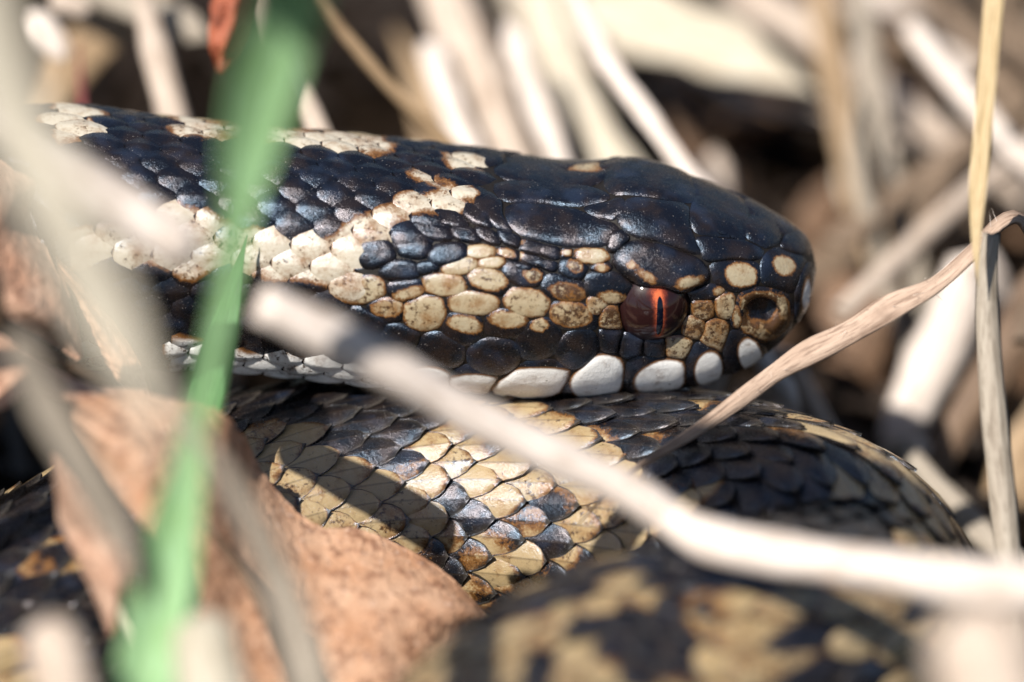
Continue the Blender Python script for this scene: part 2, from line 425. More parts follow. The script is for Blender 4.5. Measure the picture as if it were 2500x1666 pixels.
# ------------------------------------------------------------------ head shields, traced one by one
HS = []   # dict: outline (photo px), light blobs (photo px ellipses), mottle, white, height
def ell(cx, cy, rx, ry, a=0, n=26, e=2.5):
    t = np.linspace(0, 2*math.pi, n, endpoint=False); ca, sa = math.cos(math.radians(a)), math.sin(math.radians(a)); out = []
    for q in t:
        x = rx*math.copysign(abs(math.cos(q))**(2/e), math.cos(q)); y = ry*math.copysign(abs(math.sin(q))**(2/e), math.sin(q))
        out.append((cx+x*ca-y*sa, cy+x*sa+y*ca))
    return out
def blob(fr, k, b):
    (cx, cy), = fr([(b[0], b[1])]); return (cx, cy, b[2]*k*1.06, b[3]*k*1.06, b[4] if len(b) > 4 else 0)
K1, K2 = 800/1930, 700/1568
def S(fr, k, shape, light=None, mot=0.0, wht=0.0, H=0.30, name='head_scale', kind='pillow', mir=True):
    out = ell(*shape) if len(shape) in (4, 5) and not isinstance(shape[0], tuple) else [tuple(q) for q in resample(catmull(shape, 8, True), 30, True)]
    if wht == 1.0: light = [(*b[:2], b[2]*1.14, b[3]*1.16, *b[4:]) for b in light]
    if light == 'all':
        if len(shape) in (4, 5) and not isinstance(shape[0], tuple): L = [(shape[0], shape[1], shape[2]*.93, shape[3]*.9, shape[4] if len(shape) == 5 else 0)]
        else:
            a = np.array(out); L = [(*a.mean(0), (a[:, 0].max()-a[:, 0].min())*.46, (a[:, 1].max()-a[:, 1].min())*.44, 0)]
    else: L = light or []
    HS.append(dict(full=(light == 'all'), out=fr(out), L=[blob(fr, k, b) for b in L], mot=mot, wht=wht, H=H, name=name, kind=kind, mir=mir))
A = 'all'
# rear of the cheek (tracing frame 2)
for sh, lt, mo in [
 ((720, 710, 84, 40), A, .1), ((880, 722, 68, 30, 18), [(865, 715, 48, 20, 15)], .3), ((785, 765, 82, 35, -5), A, .1), ((615, 785, 108, 50, -12), A, .35),
 ((530, 886, 124, 68, 5), A, .35), ((766, 866, 120, 72, 15), [(760, 850, 105, 58, 12)], .45), ((950, 825, 112, 62, 15), [(1010, 835, 45, 32, 15)], .7), ((680, 985, 147, 68, 3), A, .35),
 ((420, 1040, 126, 94, -10), A, .4), ((210, 1030, 99, 74), [(215, 1005, 80, 45, 0)], .6), ((120, 925, 66, 52), A, .5), ((325, 920, 95, 58, -15), [(330, 930, 75, 30, -12)], .5),
 ((620, 1130, 114, 92, 5), [(640, 1095, 90, 42, 12)], .35), ((868, 1100, 118, 84, 5), [(880, 1070, 100, 42, 5)], .3), ((975, 985, 126, 79, 8), A, .4), ((1182, 908, 122, 68, 12), [(1200, 925, 95, 45, 12)], .9),
 ((1230, 1060, 130, 84, 8), [(1215, 1045, 110, 62, 5)], .75), ((1045, 1185, 132, 112, -22), [(1045, 1102, 40, 30, 0)], .5), ((1250, 1232, 126, 104, -38), [], 0), ((800, 1278, 148, 102, -5), [], 0),
 ((510, 1240, 130, 88, 12), [], 0), ((290, 1160, 108, 58, 20), [], 0), ((120, 1085, 95, 52, 15), [], 0),
 # dark scales between the cheek and the crown
 ((545, 720, 120, 62, -10), [], 0), ((470, 600, 110, 40, 12), [], 0), ((640, 610, 90, 42, 18), [], 0), ((360, 690, 100, 58, 5), [], 0), ((300, 800, 100, 56, 5), [], 0), ((430, 790, 70, 40, -10), [], 0),
 ((170, 720, 95, 55, 5), [], 0), ((560, 540, 95, 34, 14), [], 0), ((720, 520, 80, 42, 25), [], 0), ((760, 620, 78, 34, 25), [], 0), ((1030, 690, 92, 34, 12), [(925, 652, 30, 12, 0)], .3), ((960, 790, 55, 20, 10), [], 0),
 ((1080, 775, 70, 24, 12), [], 0), ((880, 640, 70, 28, 25), [], 0)]:
    S(c2, K2, sh, lt, mo)
# round the eye and along the snout (tracing frame 1)
for sh, lt, mo in [
 ((572, 1165, 64, 70), [], 0), ((702, 1197, 68, 62), [], 0), ((840, 1207, 66, 50), [], 0), ((980, 1200, 76, 66), A, .55),
 ((1068, 1080, 72, 67), A, .75), ((1200, 1122, 76, 90, 15), A, .6), ((1125, 980, 72, 62), A, .75), ((1257, 960, 64, 76, -5), A, .6),
 ((1150, 880, 100, 40, -8), [(1225, 868, 35, 25)], .6), ((580, 1027, 60, 72), A, .85), ((492, 950, 55, 62), A, .6), ((560, 850, 140, 94, 10), [(590, 905, 75, 35, 5), (535, 735, 35, 25)], .5),
 ((355, 742, 80, 66, 25), [(370, 725, 45, 35, 20)], .8), ((460, 665, 98, 50, 5), A, .2), ((320, 648, 38, 28), [(325, 650, 26, 18)], .3), ((525, 735, 52, 36, 10), [(530, 735, 38, 24)], .5),
 ((1325, 1020, 40, 74), [(1325, 1020, 24, 58)], .4), ((610, 580, 52, 66, 15), [], 0), ((220, 640, 70, 40, 10), [], 0), ((120, 690, 80, 36, 15), [(30, 660, 30, 20)], .2)]:
    S(c1, K1, sh, lt, mo, H=.34)
# lip shields
lp = dict(name='lip_scale', H=.34, wht=1.0)
S(c2, K2, [(770, 1460), (850, 1395), (950, 1315), (1070, 1290), (1200, 1310), (1224, 1362), (1200, 1425), (1130, 1472), (990, 1490), (850, 1484)], [(1000, 1415, 225, 68, -4)], **lp)
S(c2, K2, [(540, 1410), (620, 1340), (720, 1325), (815, 1370), (815, 1395), (770, 1460), (640, 1472), (560, 1450)], [(700, 1420, 130, 45, 3)], **lp)
S(c2, K2, [(300, 1330), (400, 1300), (520, 1330), (560, 1400), (540, 1460), (420, 1460), (320, 1430)], [(430, 1400, 120, 60, 3)], **lp)
S(c1, K1, [(325, 1405), (400, 1320), (500, 1235), (600, 1240), (655, 1300), (664, 1375), (630, 1445), (520, 1484), (400, 1490), (308, 1455)], [(512, 1375, 145, 106, -18), (390, 1310, 60, 26, -40)], **lp)
S(c1, K1, [(690, 1470), (664, 1400), (672, 1320), (720, 1262), (900, 1268), (1012, 1285), (1024, 1380), (960, 1435), (860, 1462)], [(885, 1372, 142, 80, -14)], mot=.1, **lp)
S(c1, K1, [(1040, 1405), (1028, 1270), (1090, 1180), (1170, 1196), (1238, 1255), (1234, 1350), (1150, 1400)], [(1158, 1325, 68, 88, 12)], **lp)
S(c1, K1, [(1260, 1345), (1246, 1200), (1288, 1106), (1370, 1115), (1474, 1220), (1464, 1280), (1370, 1330), (1290, 1360)], [(1404, 1243, 58, 85, -18)], mot=.1, **lp)
S(c1, K1, [(1705, 770), (1745, 735), (1775, 790), (1770, 880), (1735, 990), (1690, 1060), (1668, 1040), (1672, 930)], [(1735, 890, 24, 92, 8)], wht=.9, H=.25)
S(c1, K1, [(1480, 1290), (1560, 1190), (1650, 1100), (1665, 1120), (1600, 1220), (1510, 1310)], [], 0)
# brow, snout edge and nostril shields
S(c1, K1, [(596, 660), (640, 605), (720, 585), (850, 598), (1000, 648), (1130, 725), (1176, 790), (1110, 842), (1000, 868), (880, 852), (760, 842), (665, 785), (612, 720)], [(1045, 803, 82, 28, -7), (785, 765, 55, 24, 28), (700, 708, 24, 20)], .35, H=1.05, kind='brow')
S(c1, K1, [(1188, 705), (1300, 688), (1432, 700), (1468, 780), (1436, 850), (1330, 872), (1228, 842), (1186, 790)], [(1352, 775, 86, 66, 15)], .15)
S(c1, K1, [(1472, 700), (1560, 636), (1680, 672), (1700, 760), (1650, 862), (1560, 856), (1470, 820)], [(1600, 722, 64, 52, 20)], .1)
S(c1, K1, (1482, 1005, 178, 158, 10), [(1430, 1110, 120, 48, 15), (1345, 950, 45, 90, 10), (1590, 960, 40, 100, -10), (1500, 880, 80, 26, 8)], 1.0, H=.35, kind='nostril')
# crown plates
for sh in [
 [(1110, 258), (1250, 286), (1380, 340), (1404, 430), (1372, 500), (1350, 562), (1200, 548), (1080, 532), (1046, 440), (1060, 350)],
 [(1385, 445), (1450, 428), (1550, 468), (1594, 556), (1500, 604), (1400, 572), (1368, 510)],
 [(1598, 545), (1680, 540), (1742, 592), (1690, 640), (1610, 620)],
 [(1455, 400), (1530, 425), (1610, 480), (1680, 535), (1590, 535), (1520, 450)],
 [(1300, 275), (1400, 325), (1470, 385), (1440, 420), (1395, 350)],
 [(1090, 552), (1350, 572), (1466, 622), (1440, 692), (1300, 686), (1190, 700), (1110, 630)],
 [(548, 130), (650, 92), (800, 108), (960, 160), (1100, 232), (1104, 340), (980, 344), (860, 326), (720, 280), (620, 300), (566, 220)],
 [(622, 390), (760, 334), (900, 334), (1046, 362), (1044, 450), (1074, 560), (1120, 650), (1000, 625), (880, 576), (740, 545), (640, 470)],
 [(-60, 245), (150, 215), (320, 245), (470, 276), (580, 330), (480, 356), (300, 364), (100, 348), (-60, 335)],
 [(-40, 375), (150, 350), (300, 382), (450, 440), (600, 482), (642, 540), (560, 604), (400, 614), (250, 602), (100, 556), (-10, 490)],
 [(0, 130), (150, 120), (300, 140), (330, 190), (300, 235), (150, 205), (0, 225)],
 [(-190, 330), (-70, 340), (-60, 420), (-10, 520), (-120, 480), (-210, 410)]]:
    S(c1, K1, sh, None, 0, H=.36, kind='plate')
S(c1, K1, (430, 158, 112, 50, 5), [(430, 145, 95, 38, 3)], .6, H=.4)
S(c1, K1, (1130, 470, 30, 22), [], 0, H=.2); 
S(c1, K1, [(460, 370), (600, 345), (690, 390), (640, 430), (500, 420)], [], 0, H=.2)

def blobs_sd(x, y, L):
    d = 60.0
    for cx, cy, rx, ry, a in L:
        ca, sa = math.cos(math.radians(a)), math.sin(math.radians(a))
        dx, dy = x-cx, y-cy; X, Y = dx*ca+dy*sa, -dx*sa+dy*ca
        q = math.hypot(X/rx, Y/ry); d = min(d, (q-1)*min(rx, ry))
    return d/PXMM
RINGS = [1.0, .965, .90, .76, .6, .4, .2]
head_faces_cache = {}
def headscale(h):
    out = np.array(h['out']); ctr = out.mean(0); n = len(out); V, N, sd, mt = [], [], [], []
    def put(x, y, r):
        q = 1.0; hit = None
        while hit is None and q > 0.3:
            xx, yy = ctr[0]+(x-ctr[0])*q, ctr[1]+(y-ctr[1])*q
            hit = cast(xx, yy); q -= 0.06
        if hit is None: return False
        p, _ = hit; nn = smooth_nrm(p); H = h['H']
        prof = 1-r**6.5
        z = 0.03+H*(0.6 if h['full'] or h['L'] else 0.95)*prof
        if h['kind'] == 'plate': z = 0.03+H*(1-r**8)*0.75
        if h['kind'] == 'brow':      # overhangs the eye along its lower edge
            z = 0.03+H*(1-r**7)*(0.45+0.75*min(max((yy-(350+640*K1))/(200*K1), 0), 1))
        if h['kind'] == 'nostril':
            q2 = math.hypot((xx-NOSTRIL[0])/(92*K1), (yy-NOSTRIL[1])/(76*K1)); hole = min(max((1.12-q2)/.34, 0), 1); hole = hole*hole*(3-2*hole)
            z = 0.03+H*.5*(1-r**6)-1.2*hole
        V.append(p+nn*z); N.append(nn)
        sd.append(max((r-.93)*np.abs(out-ctr).mean()/PXMM*1.2, -.4) if h['full'] else max(blobs_sd(xx, yy, h['L']), -.4, (r-.955)*1.6 if h['wht'] == 1.0 else -1)); mt.append(h['mot'])
        if h['kind'] == 'nostril': mt[-1] = .7 if sd[-1] < 0 else 1.7; sd[-1] = max(-.22 if r < .9 else .1, .7*hole-.25)
        return True
    for r in RINGS:
        for x, y in out:
            if not put(ctr[0]+(x-ctr[0])*r, ctr[1]+(y-ctr[1])*r, r): return None
    if not put(ctr[0], ctr[1], 0): return None
    F = []
    for i in range(len(RINGS)-1):
        for k in range(n): F.append((i*n+k, (i+1)*n+k, (i+1)*n+(k+1) % n, i*n+(k+1) % n))
    L = (len(RINGS)-1)*n
    for k in range(n): F.append((L+k, len(V)-1, L+(k+1) % n))
    return np.array(V), F, sd, mt
HEADPOLY = c2([(1500, 60), (1050, 150), (860, 250), (720, 420), (650, 480), (500, 540), (360, 620), (230, 640), (70, 690), (40, 860), (60, 1010), (20, 1060), (100, 1180), (250, 1250), (420, 1340), (560, 1500), (3000, 1560), (3000, 60)])
def grow():
    polys = [np.array(h['out']) for h in HS]; ctr = [p.mean(0) for p in polys]; rad = [np.linalg.norm(p-c, axis=1).max()+22 for p, c in zip(polys, ctr)]
    eyep = np.array(ell(EYE[0], EYE[1], 88, 64)); polys.append(eyep); ctr.append(eyep.mean(0)); rad.append(110)
    nb = [[j for j in range(len(polys)) if j != i and np.linalg.norm(ctr[i]-ctr[j]) < rad[i]+rad[j]] for i in range(len(HS))]
    for it in range(14):
        for i in range(len(HS)):
            P = polys[i]; d = P-ctr[i]; d = d/np.linalg.norm(d, axis=1)[:, None]; Q = P.copy()
            for k in range(len(P)):
                x, y = P[k]+d[k]*2.6
                if not any(abs(x-ctr[j][0]) < rad[j] and abs(y-ctr[j][1]) < rad[j] and inpoly(x, y, polys[j]) for j in nb[i]): Q[k] = P[k]+d[k]*1.5
            polys[i] = Q
    for h, p in zip(HS, polys):
        q = (p*2+np.roll(p, 1, 0)+np.roll(p, -1, 0))/4; h['out'] = [tuple(a) for a in q]
grow()
mirrored = []
nhs = 0
for h in HS:
    r = headscale(h)
    if r is None: continue
    V, F, sd, mt = r
    at = dict(sd=sd, mottle=mt, white=[h['wht']]*len(V), rim=[0]*len(V), keel=[0]*len(V), tint=[rng.uniform(0, .35)]*len(V))
    mk(h['name'], V, F, M['scale'], snake, attrs=at); nhs += 1
    # the far side of the head carries the same shields
    W = V.copy(); j = np.array([int(np.argmin(np.abs(Cn[:400, 0]-p[0]))) for p in V])
    lat = ((V-Cn[j])*Ln[j]).sum(1)
    if np.abs(lat).mean() > 1.2 and lat.mean()*((e_loc-Cn[j[0]])@Ln[j[0]]) > 0:
        W = V-2*lat[:, None]*Ln[j]
        mirrored.append((W, [tuple(reversed(f)) for f in F], at))

# eye: ball in its socket, slit pupil
R_E = 3.45; ec = e_loc-e_nor*2.0
ev, ef, gl = [], [], []
ex = np.array([1.0, 0, 0]); ex -= e_nor*(ex@e_nor); ex /= np.linalg.norm(ex); ey = np.cross(e_nor, ex)
if ey[2] < 0: ey = -ey
nr, ns = 26, 48
for i in range(nr+1):
    th = math.radians(100)*i/nr
    for k in range(ns):
        ph = 2*math.pi*k/ns; x, y = math.sin(th)*math.cos(ph), math.sin(th)*math.sin(ph)
        ev.append(ec+R_E*(ex*x+ey*y+e_nor*math.cos(th)))
        xs, ys = x*R_E-.12, y*R_E
        dslit = max(abs(xs)-.12, 0) if abs(ys) < 1.9 else math.hypot(max(abs(xs)-.12, 0), abs(ys)-1.9)
        gl.append(1.15*math.exp(-dslit/.42)+0.42*max(0, (ys-.5)/1.8)*math.exp(-abs(xs+.3)/1.5)+0.1*math.exp(-abs(xs)/1.8))
for i in range(nr):
    for k in range(ns): ef.append((i*ns+k, i*ns+(k+1) % ns, (i+1)*ns+(k+1) % ns, (i+1)*ns+k))
eye = mk('eye', ev, ef, M['iris'], snake, attrs=dict(glow=gl)); eye['_o'] = snake['_o']; eye['label'] = 'dark red eye with an orange glow beside its slit pupil'
pv, pf = [], []
npz = 18
for i in range(npz+1):
    t = -1+2*i/npz; hw = .27*max(0.03, (1-t**4))**.5
    for s in (-1, -.5, 0, .5, 1):
        x, y = (.12+s*hw+.05*t)/R_E, (t*1.75+.05)/R_E
        z = math.sqrt(max(0, 1-x*x-y*y)); pv.append(ec+(R_E+.03-.025*s*s)*(ex*x+ey*y+e_nor*z))
for i in range(npz):
    for k in range(4): pf.append((i*5+k, i*5+k+1, (i+1)*5+k+1, (i+1)*5+k))
mk('pupil', pv, pf, M['pupil'], eye)

# ------------------------------------------------------------------ rows of body scales
NECK_LIGHT = [  # cream areas traced on the neck (photo px)
 c3([(20, 130), (150, 115), (310, 150), (290, 185), (300, 235), (230, 285), (215, 330), (110, 345), (30, 200)]),
 c3([(600, 215), (700, 190), (900, 200), (900, 295), (760, 290), (690, 275), (640, 255)]),
 c3([(980, 225), (1568, 262), (1700, 300), (1690, 352), (1568, 350), (1300, 330), (1150, 300), (1000, 270)]),
 c3([(240, 100), (560, 148), (900, 195), (900, 180), (560, 130)]),
 c3([(575, 600), (665, 535), (760, 590), (880, 680), (990, 665), (1130, 700), (1240, 745), (1390, 725), (1500, 690), (1590, 640), (1700, 600), (1660, 760), (1630, 900), (1560, 1060), (1460, 1020), (1380, 985), (1230, 955), (1090, 950), (950, 905), (800, 850), (760, 950), (560, 895), (450, 865), (330, 855), (100, 900), (60, 720), (200, 690), (400, 700), (520, 640)]),
 c3([(600, 1190), (740, 1215), (790, 1245), (880, 1255), (1010, 1290), (1230, 1295), (1330, 1300), (1568, 1350), (1800, 1390), (1800, 1560), (1500, 1560), (1200, 1500), (1000, 1470), (640, 1440)]),
 c3([(130, 1250), (290, 1240), (290, 1400), (150, 1400)]),
 c2([(-60, 560), (40, 505), (130, 490), (220, 455), (330, 425), (430, 405), (540, 400), (620, 450), (600, 500), (500, 525), (340, 520), (240, 505), (150, 540), (170, 650), (60, 690), (-60, 660)]),
 c2([(290, 265), (400, 285), (480, 290), (700, 395), (690, 425), (590, 420), (500, 385), (380, 320)]),
 c2([(505, 180), (600, 165), (720, 175), (810, 235), (790, 295), (650, 285), (560, 250)]),
]
BODY_DARK = [
 c4([(-200, 200), (300, 130), (1150, 180), (1270, 320), (1230, 380), (1040, 430), (1110, 490), (1060, 560), (930, 610), (750, 580), (690, 500), (540, 505), (470, 400), (250, 400), (-100, 520), (-200, 400)]),
 c4([(1040, 840), (1180, 730), (1450, 640), (1480, 690), (1340, 780), (1520, 825), (1545, 885), (1480, 970), (1380, 1030), (1230, 1050), (1320, 930), (1250, 860)]),
 c4([(1690, 770), (1860, 740), (1990, 790), (1990, 860), (1900, 950), (1920, 1060), (1800, 1090), (1720, 1010), (1640, 960)]),
 c4([(1080, 1080), (1260, 1040), (1410, 1090), (1430, 1180), (1340, 1280), (1560, 1420), (1500, 1480), (1300, 1330), (1150, 1200)]),
 c4([(1400, 440), (1560, 430), (1760, 470), (1700, 530), (1560, 520)]),
 c4([(1560, 40), (2700, 0), (2700, 420), (2250, 480), (2160, 350), (1960, 320), (1900, 370), (1760, 310)]),
 c4([(640, 900), (830, 870), (800, 940), (700, 960)]),
 c4([(380, 800), (560, 790), (660, 690), (690, 680), (640, 780), (520, 830), (400, 830)]),
 # the turn on the right and the near coil
 c5([(820, 330), (1000, 280), (1240, 280), (1500, 300), (1600, 380), (1480, 400), (1500, 480), (1580, 620), (1700, 760), (1900, 800), (2200, 900), (2100, 1000), (1900, 960), (1500, 900), (1350, 960), (1000, 960), (700, 880), (300, 1000), (200, 900), (500, 800), (820, 720), (860, 600), (1120, 540), (1100, 470), (900, 460), (760, 520), (700, 450)]),
 c5([(1000, 60), (1400, 60), (1360, 160), (1240, 190), (1240, 280), (900, 330), (740, 480), (600, 420), (900, 200)]),
 c5([(1600, 300), (1700, 330), (1560, 270)]),
 c5([(1560, 560), (1700, 560), (1850, 740), (1750, 780), (1640, 700)]),
 c5([(560, 1010), (900, 1000), (1050, 1150), (1180, 1335), (640, 1335), (520, 1180)]),
 c5([(60, 960), (330, 900), (620, 900), (420, 1010), (230, 1160), (140, 1100)]),
 c5([(240, 1250), (380, 1140), (440, 1240), (380, 1400), (240, 1400)]),
 c5([(1300, 1000), (1420, 960), (1560, 1060), (1900, 1200), (1900, 1335), (1500, 1335), (1560, 1200), (1360, 1120)]),
]
LEFT_LIGHT = [frame(0, 1000, 700/1648)([(80, 860), (130, 800), (300, 800), (400, 870), (480, 1050), (440, 1170), (330, 1180), (260, 1050), (110, 930)])]
s_neck = np.interp(-44, -Cn[:500, 0][::1]*-1, np.arange(500)) if False else None
pos_f = lambda s: np.interp(s, arc, np.arange(len(arc)))
S_TURN = float(arc[np.argmin(np.linalg.norm(Cn-np.array([-66, -14, 17]), axis=1))])
S_LEFT = float(arc[np.argmin(np.linalg.norm(Cn-np.array([-30, -14, 11.2]), axis=1))])

def marking(x, y, s, phi, vis):
    """signed mm: positive black, negative light; second value = whiteness"""
    if vis and -60 < x < 2560 and -60 < y < 1726:
        if s < S_TURN:
            d = min(sdpoly(x, y, p) for p in NECK_LIGHT)/PXMM
            w = 1.0 if y > 815 and x > 380 else 0.25
            return d, w
        if s > S_TURN and x < 420:
            return min(sdpoly(x, y, p) for p in LEFT_LIGHT)/PXMM, 0
        return -min(sdpoly(x, y, p) for p in BODY_DARK)/PXMM, 0
    ph = (s/15.0) % 1.0; tri = abs(ph*2-1)
    side = math.degrees(phi)
    edge = 22+26*tri if (phi > 0) else 48-26*tri
    d = (edge-abs(side))*0.19
    spot = 2.2-math.hypot((ph-.5)*15, (abs(side)-88)*.19)
    return max(d, spot), 0

TL = np.array([0, .12, .3, .5, .68, .82, .92, 1.0]); TT = np.array([-1, -.88, -.64, -.34, -.09, 0, .09, .34, .64, .88, 1])
cand = []
def lattice(s0, s1, pitch, dphi, length, wide, kind, pmax):
    rows = int(math.degrees(pmax)/math.degrees(dphi))
    for j in range(-rows, rows+1):
        s = s0+(pitch/2 if j % 2 else 0)
        while s < s1:
            phi = j*dphi; f = pos_f(s); P, N = sect(f, phi)
            x, y, w = topix(*P); view = np.array(CAMW)-P; view /= np.linalg.norm(view); fac = N@view
            if -160 < x < 2660 and -160 < y < 1830 and fac > -0.35 and not (s < 90 and headcover(P, s, phi, x, y)):
                cand.append((s, phi, pitch, dphi, length, wide, kind, fac, x, y, w))
            s += pitch
def headcover(P, s, phi, x, y):
    if P[0] > 1250*0+12: return True
    if (phi > 0) != (e_side > 0):      # far side: test the mirrored point
        Q, _ = sect(pos_f(s), -phi); x, y, _ = topix(*Q)
    return inpoly(x, y, HEADPOLY)
jj = int(np.argmin(np.abs(Cn[:400, 0]-e_loc[0]))); e_side = (e_loc-Cn[jj])@Ln[jj]
lattice(22.0, S_TURN, 3.15, math.radians(9.0), 1.26, 1.0, 'neck', math.radians(137))
lattice(S_TURN+1.5, arc[-1]-40, 6.0, math.radians(7.1), 1.65, 1.12, 'body', math.radians(118))

def bodyscale(c):
    s, phi, pitch, dphi, length, wide, kind, fac, x0, y0, w0 = c
    f0 = pos_f(s); P0, N0 = sect(f0, phi); R = np.linalg.norm(P0-Cn[int(f0)])
    Wd = dphi*wide*(rng.uniform(.95, 1.04)); Ls = pitch*length*rng.uniform(.96, 1.05)
    jit = rng.uniform(-.25, .25); lift = rng.uniform(.85, 1.2); mott = rng.uniform(0.0, .55) if kind == 'neck' else rng.uniform(0, .6)
    vis = fac > 0.02
    sdc, wht = marking(x0, y0, s, phi, vis)
    V, sd, rim, kl = [], [], [], []
    tipd = rng.choice((.1, .3, .45, .6)); dim = 0
    near = abs(sdc) <= 2.6; GM = np.full((3, 3), sdc)
    if near:
        for a in range(3):
            for b in range(3):
                ss, ph = s+(a/2-.5)*Ls, phi+(b-1)*Wd*(.9 if a == 1 else .5); P, _ = sect(pos_f(ss), ph); xx, yy, _ = topix(*P); GM[a, b] = marking(xx, yy, ss, ph, vis)[0]
    def mark2(l, t):
        a = min(int(l*2), 1); fa = l*2-a; b = min(int(t+1), 1); fb = t+1-b
        return (GM[a, b]*(1-fb)+GM[a, b+1]*fb)*(1-fa)+(GM[a+1, b]*(1-fb)+GM[a+1, b+1]*fb)*fa
    for l in TL:
        if kind == 'neck':
            q = 2*l-1; wl = math.sqrt(max(0.0, 1-abs(q)**2.3*0.985))
        else:
            wl = (0.62+0.38*math.sin(min(l/.5, 1)*math.pi/2)) if l < .5 else max(0.0, 1-((l-.5)/.502)**2.2)**.56
        for t in TT:
            ss = s+(l-0.5)*Ls*(1-0.06*t*t); ph = phi+t*wl*Wd
            P, N = sect(pos_f(ss), ph)
            if kind == 'neck':
                z = -.10+.26*l*lift+.32*(1-t*t)*math.sin(math.pi*min(max(l, .06), .94))**.7+.06*math.exp(-(t/.2)**2)*math.sin(math.pi*l)
            else:
                z = -.35+1.2*l*lift+.30*(1-t*t)*(.35+.65*math.sin(math.pi*min(l, .93)))+.035*math.exp(-(t/.12)**2)
            P = P+N*z; V.append(P)
            sdv = mark2(l, t) if near else sdc
            kl.append(1.0 if (kind == 'body' and t == 0 and l > .1) else 0.0)
            ol = abs(t) == 1 or l in (0, 1)
            q_ = max(.55*sdv+.45*sdc+jit*.6 if kind == 'neck' else .35*sdv+.65*sdc+jit*(2.4 if w0 > 16 else 1.3)+dim, -.34)+dim+(tipd*max(0, l-.7)/.3*(.6+.4*abs(t)) if kind == 'body' else 0)
            sd.append(max(q_, .36 if kind == 'neck' else .28) if ol else q_)
            rim.append((max(0, l-.6)*2.4*max(0, abs(t)-.55)*1.6+max(0, l-.9)*6) if kind == 'body' else 0)
    nl, nt = len(TL), len(TT); F = [(i*nt+k, i*nt+k+1, (i+1)*nt+k+1, (i+1)*nt+k) for i in range(nl-1) for k in range(nt-1)]
    # thin edge turned down towards the skin
    loop = [i*nt for i in range(nl)]+[(nl-1)*nt+k for k in range(1, nt)]+[i*nt+nt-1 for i in range(nl-2, -1, -1)]
    b = len(V)
    for q in loop:
        V.append(V[q]-N0*(.16 if kind == 'neck' else .22)); sd.append(sd[q]+.5); rim.append(0); kl.append(0)
    F += [(loop[i+1], loop[i], b+i, b+i+1) for i in range(len(loop)-1)]
    n = len(V)
    return np.array(V), F, dict(sd=sd, mottle=[mott]*n, white=[wht]*n, rim=np.clip(rim, 0, 1), keel=kl, tint=[0.15 if kind == 'neck' else rng.uniform(.75, 1.0)]*n)

# the 300 that show largest become parts of their own, the rest one mass
def shown(c):
    s, phi, pitch, dphi, length, wide, kind, fac, x, y, w = c
    if not (10 < x < 2490 and 10 < y < 1656) or fac < 0.08: return -1
    P, N = sect(pos_f(s), phi); P = P+N*.8
    d = Vector(P)-CAMV; loc, _, _, dist = BVH.ray_cast(CAMV, d.normalized())
    if loc is not None and dist < d.length-1.0: return -0.5
    return fac*pitch*(1.0 if kind == 'neck' else 1.5)*(0.6 if abs(w) > 18 else 1)
order = sorted(range(len(cand)), key=lambda i: -shown(cand[i]))
single = set(order[:300])
MV, MF, MA = [], [], dict(sd=[], mottle=[], white=[], rim=[], keel=[], tint=[])
def mass(V, F, a):
    b = sum(len(x) for x in MV); MV.append(V); MF.extend(tuple(b+q for q in f) for f in F)
    for k in MA: MA[k].extend(list(a[k]))
for i, c in enumerate(cand):
    V, F, a = bodyscale(c)
    if i in single: mk('body_scale', V, F, M['scale'], snake, attrs=a)
    else: mass(V, F, a)
for W, F, a in mirrored: mass(W, F, a)
o = mk('remaining_scales', np.vstack(MV), MF, M['scale'], snake, attrs=MA); o['kind'] = 'stuff'
print('head scales', nhs, 'lattice', len(cand), 'mass verts', len(MA['sd']))

